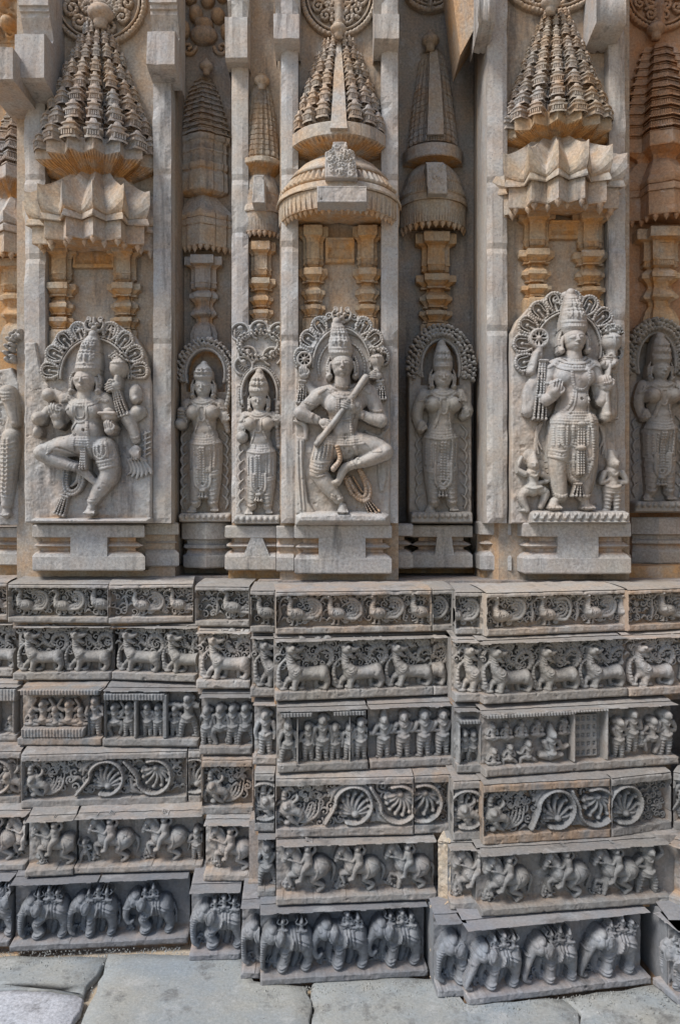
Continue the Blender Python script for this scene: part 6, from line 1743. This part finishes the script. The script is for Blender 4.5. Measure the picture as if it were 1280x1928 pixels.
for x, f_, arm in ((1002, 1, 'raise'), (1152, -1, 'fold')):
    r = R(x - 30, 845, x + 32, 970); fig(r, x, 964, 100, arm, 'dance' if f_ == 1 else 'stand', f_, 9, 'crown'); r.H[r.H > NEG / 2] = 7 + (r.H[r.H > NEG / 2] - 7) * 1.35
    r.dome(x, 858, 17, 15, 5, 6); r.emit('attendant', fr, 'stat', t, back=3, rough=.2, cav=.3)
crown([(1075, 622, 25), (1075, 606, 25), (1074, 588, 20), (1072, 572, 15), (1070, 562, 11)], 22, 'crown', fr, 'stat', t, (1042, 540, 1108, 636))

# --- the niche ladies -----------------------------------------------------------
def lady(r, J, x, yf, yb, z, sway=0, L_=None, R_=None, big=1.0, breast=1):
    """x, face height, foot height; arms as point lists in units of the body"""
    u = (yb - yf) / 232.0
    p = lambda a, b: (x + a * u, yf + b * u)
    P = lambda *ab: [p(a, b) for a, b in ab]
    S = sway
    r.st(P((-12 + S, 108), (-14 + S, 160), (-15, 216)), [19 * u, 15 * u, 10 * u], [20 * u, 17 * u, 12 * u], z + 2); r.st(P((14 + S, 108), (16 + S, 160), (17, 216)), [19 * u, 15 * u, 10 * u], [20 * u, 16 * u, 12 * u], z)
    r.st(P((S, 112), (S * .8, 150), (1, 196)), [13 * u, 14 * u, 11 * u], [19 * u, 17 * u, 13 * u], z)
    foot(r, *p(-20, 228), 10 * u, z + 2, -.5); foot(r, *p(20, 226), 9 * u, z + 2, .2)
    r.st(P((S, 106), (S * .6, 78), (0, 44)), [32 * u, 21 * u, 27 * u], [26 * u, 21 * u, 25 * u], z); r.dome(*p(0, 30), 33 * u, 15 * u, 24 * u, z)
    for A in (L_, R_):
        if A: r.st(P(*A), [11 * u, 10 * u, 8.5 * u, 7.5 * u][:len(A)], z=z + 5)
    r.blur(2)
    if breast:
        for s in (-1, 1): r.dome(*p(s * 17, 47), 14.5 * u, 14 * u, 18 * u, z + 16)
    else:
        for s in (-1, 1): r.dome(*p(s * 14, 44), 15 * u, 13 * u, 9 * u, z + 17)
    r.dome(*p(S * .6, 80), 17 * u, 14 * u, 9 * u, z + 14)
    for A in (L_, R_):
        if A: hand(r, *p(*A[-1]), 75, 7.5 * u, z + 12)
    head(r, *p(0, 0), 15.5 * u, 18.5 * u, z + 9)
    st = lambda Q, w, h, b=0: r.st(P(*Q), w * u, h * u, 0, dr=1, b=b * u, L=J)
    for b, w in ((22, 20), (27, 23), (32, 25)): st(((-w, b - 7), (-w * .5, b + 2), (0, b + 5), (w * .5, b + 2), (w, b - 7)), 2, 2.4, 3.6 if b != 27 else 0)
    st(((-6, 38), (-6, 58), (0, 64), (6, 58), (6, 38)), 2, 2.6); st(((-8, 60), (-14, 80), (-24, 92), (-30, 84)), 2.6, 3, 0); st(((10, 62), (18 + S, 90), (20 + S, 120), (18 + S, 150)), 2.4, 3, 3.6)
    for b in (92, 97, 102, 107): st(((-32 + S, b - 5), (S, b + 1), (32 + S, b - 5)), 2, 2.4, 3.6 if b in (92, 102) else 0)
    for a in (-26, -18, -10, 12, 20, 27): st(((a + S, 114), (a + S, 150)), 1.8, 2.6, 3.4)
    for b in (154, 159): st(((-32 + S, b), (-14 + S, b + 5), (0, b + 2)), 2, 2.6, 3.4 if b == 154 else 0); st(((4, b + 2), (18 + S, b + 4), (33 + S, b - 2)), 2, 2.6)
    for o in (0, 5): st(((-14 + o, 150), (-13 + o, 180 - o), (0, 190 - o), (13 - o, 180 - o), (14 - o, 150)), 2.6, 4.5, 3.4 if o else 0)
    for a in (-3, 3): st(((a, 112), (a, 176)), 2.2, 4, 3.4)
    for b in (166, 174, 182, 190, 198, 206): st(((-15 - 12, b - 2), (-15, b + 2), (-15 + 9, b)), 1.5, 1.3); st(((16 - 9, b), (16, b + 2), (16 + 12, b - 2)), 1.5, 1.3)
    for e in (-1, 1):
        st(((e * 30, 30), (e * 33, 38), (e * 40, 40)), 2.4, 3, 3); st(((e * 20, 26), (e * 30, 34), (e * 28, 42)), 2.4, 2.6, 3.4)
    for a in (-16, 17): st(((a - 11, 212), (a, 216), (a + 11, 212)), 2.6, 3.4, 3.6)
    tassel(r, P((0, 192), (0, 204)), 3 * u, 6 * u, z + 14, 3)

def niche_lady(label, x, yf, yb, D, slab, ar, mat, sway, L_, R_, crownP, decor='clusters', breast=1, h0=14, base=(968, 984), och=.06, fm='stat'):
    t = statue(label, x, D)
    fr = PF(D, h0)
    x0, x1, y0 = slab
    cx, cy, rx, ry, wd = ar
    r = R(x0, y0 - 4, x1, base[1] + 1)
    top = [(cx + rx * math.cos(a), cy - ry * math.sin(a)) for a in np.linspace(math.pi, 0, 16)] if decor != 'flowers' else [(x0, y0), (x1, y0)]
    r.poly([(x0, base[1])] + [(max(x0, min(x1, a)), b) for a, b in top] + [(x1, base[1])], 5, 0, 2)
    r.poly([(cx + (rx - wd) * math.cos(a), cy - (ry - wd) * math.sin(a)) for a in np.linspace(math.pi, 0, 16)] + [(cx + rx - wd, cy + 34), (cx - rx + wd, cy + 34)], 0, -16, cut=1)
    r.emit('slab', fr, mat, t, back=-42, cav=.85, och=och, rough=.5)
    r = R(cx - rx - 8, y0 - 8, cx + rx + 8, cy + 70)
    if decor == 'clusters':
        clusters(r, cx, cy, rx + 6, ry + 6, wd + 3, -18, 198, 4, 6.0)
    else:
        for a, b in ((x - 30, cy - ry + 6), (x, cy - ry - 62), (x - 22, cy - ry - 14), (x + 24, cy - ry - 12), (x + 36, cy - ry - 58), (x - 36, cy - ry - 58)):
            r.st([(a + 17 * math.cos(q), b + 17 * math.sin(q)) for q in np.linspace(1.9, 7.2, 14)], 3.2, 7, 5)
            palmette(r, a, b - 6, 15, 6, 6, -90, 120); r.dome(a, b - 8, 6, 5, 8, 6)
        clusters(r, x, cy - ry - 34, 44, 30, 16, 0, 360, 4, 4.5)
        for s in (-1, 1): curls(r, x + s * 36 - 8, cy - 20, x + s * 36 + 8, cy + 30, 7, 4)
    A = [(cx + (rx - wd) * math.cos(a), cy - (ry - wd) * math.sin(a)) for a in np.linspace(-.35, math.pi + .35, 26)]
    r.st(A, 3.4, 7, 5); r.st([(cx + (rx - wd + 5) * math.cos(a), cy - (ry - wd + 5) * math.sin(a)) for a in np.linspace(-.3, math.pi + .3, 26)], 1.8, 5, 6, b=3.6)
    r.emit('leaf_arch', fr, fm, t, back=1, rough=.25, cav=.2)
    r = R(x0 - 4, yf - 40, x1 + 8, yb + 8); J = r.layer()
    lady(r, J, x, yf, yb, 8, sway, L_, R_, breast=breast)
    r.emit('body', fr, fm, t, back=1, rough=.2, cav=.22)
    J.emit('jewellery', fr, fm, t, back=-3, rel=True, rough=.1)
    u = (yb - yf) / 232
    crown([(a, b, c) for a, b, c in crownP], 18, 'crown', fr, fm, t, (x - 36, yf - 90, x + 36, yf + 4))
    for s in (-1, 1):
        r = R(x0, yf + 60, x1, yb)
        for i in range(7): r.st([(x + s * 34 * u, yf + (80 + 20 * i) * u), (x + s * 44 * u, yf + (92 + 20 * i) * u), (x + s * 40 * u, yf + (106 + 20 * i) * u)], [2, 3.2, 2], 5, 4)
        r.emit('scarf', fr, fm, t, back=1, rough=.2)
    r = R(x0, base[0] - 6, x1, base[1] + 1)
    r.poly([(x0, base[1]), (x0, base[0] + 2), (x0 + 4, base[0] - 2), (x1 - 4, base[0] - 2), (x1, base[0] + 2), (x1, base[1])], 24, 0, 3)
    for a in np.arange(x0 + 6, x1 - 4, 11): r.dome(a, base[0] + 7, 4.5, 5, 3, 0, dr=1)
    r.emit('lotus_base', fr, fm, t, back=-8, rough=.3, cav=.3)
    return t, fr
t, fr = niche_lady('lady with a plain rounded crown in an ochre niche of the first recess', 384, 731, 964, 3.42, (337, 439, 640), (386, 702, 52, 62, 15), 'dark', 3, ((-30, 30), (-34, 56), (-38, 66)), ((30, 30), (38, 52), (40, 60)),
                   [(385, 713, 17), (385, 706, 18), (385, 699, 14), (386, 694, 9)], base=(966, 984))
r = R(325, 690, 445, 840); r.dome(343, 800, 13, 11, 22, 18); r.st([(343, 800), (345, 776)], [8, 9], 10, 22, b=4); r.emit('fruit', fr, 'stat', t, back=2); r = R(325, 690, 445, 840); r.st([(433, 690), (432, 740), (424, 780), (430, 812)], [3, 4, 7, 5], 8, 14, b=5); r.emit('flower_stalk', fr, 'stat', t, back=2)
t, fr = niche_lady('slim lady under a flower-carved panel, left of the flute player', 488, 757, 968, 3.24, (441, 530, 608), (488, 742, 44, 60, 10), 'pil', 4, ((-28, 30), (-36, 54), (-37, 62)), ((28, 30), (36, 44), (38, 40)),
                   [(488, 738, 18), (488, 728, 18), (488, 716, 13), (489, 708, 9)], decor='flowers', base=(970, 988))
r = R(440, 690, 540, 860); r.dome(457, 823, 12, 12, 16, 16); r.emit('fruit', fr, 'stat', t, back=2); r = R(440, 690, 540, 860); r.st([(524, 760), (522, 800), (526, 840)], [6, 5, 6], 8, 14, b=5); r.emit('flower_stalk', fr, 'stat', t, back=2)
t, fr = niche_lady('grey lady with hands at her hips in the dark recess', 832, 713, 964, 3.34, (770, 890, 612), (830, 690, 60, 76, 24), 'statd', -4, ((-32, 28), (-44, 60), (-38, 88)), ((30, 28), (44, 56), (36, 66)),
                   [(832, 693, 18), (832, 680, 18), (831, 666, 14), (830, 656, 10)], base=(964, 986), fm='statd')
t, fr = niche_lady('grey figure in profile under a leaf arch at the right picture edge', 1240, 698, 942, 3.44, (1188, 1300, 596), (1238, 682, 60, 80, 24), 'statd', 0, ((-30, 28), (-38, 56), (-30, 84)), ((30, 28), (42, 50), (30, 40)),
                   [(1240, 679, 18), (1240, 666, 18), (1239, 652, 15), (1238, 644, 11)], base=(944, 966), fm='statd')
# the statue seen from the side round the left corner
D = 3.34
t = statue('armed statue seen from the side round the corner at the left picture edge', 20, D)
fr = PF(D, 10)
r = R(-40, 600, 36, 990)
r.poly([(-40, 990), (-40, 700), (20, 690), (34, 720), (34, 990)], 5, 0, 3); r.emit('slab', fr, 'pil', t, back=-40, cav=.4)
r = R(-40, 600, 40, 985); clusters(r, 34, 660, 26, 42, 26, 60, 230, 2, 7)
r.st([(18, 740), (26, 768), (33, 798)], [15, 12, 9], [22, 20, 16], 10); r.poly([(10, 796), (34, 744), (37, 820), (6, 822)], 16, 4, 8); r.st([(24, 824), (20, 880), (14, 950)], [19, 16, 11], [24, 22, 16], 6); foot(r, 14, 966, 11, 10)
for y in (742, 748, 754): r.st([(2, y - 2), (18, y + 3), (34, y)], 2.2, 2.4, 0, dr=1, b=3)
for y in range(836, 940, 8): r.st([(2, y), (20, y + 4), (36, y - 2)], 1.7, 2, 0, dr=1, b=3 if y % 16 else 0)
for x in (10, 18, 26): r.st([(x, 828), (x - 2, 880), (x - 6, 930)], 1.8, 2.6, 0, dr=1, b=3)
curls(r, 4, 860, 36, 900, 7, 22); curls(r, -36, 700, 10, 960, 11, 4)
r.emit('body', fr, 'stat', t, back=1, cav=.3)
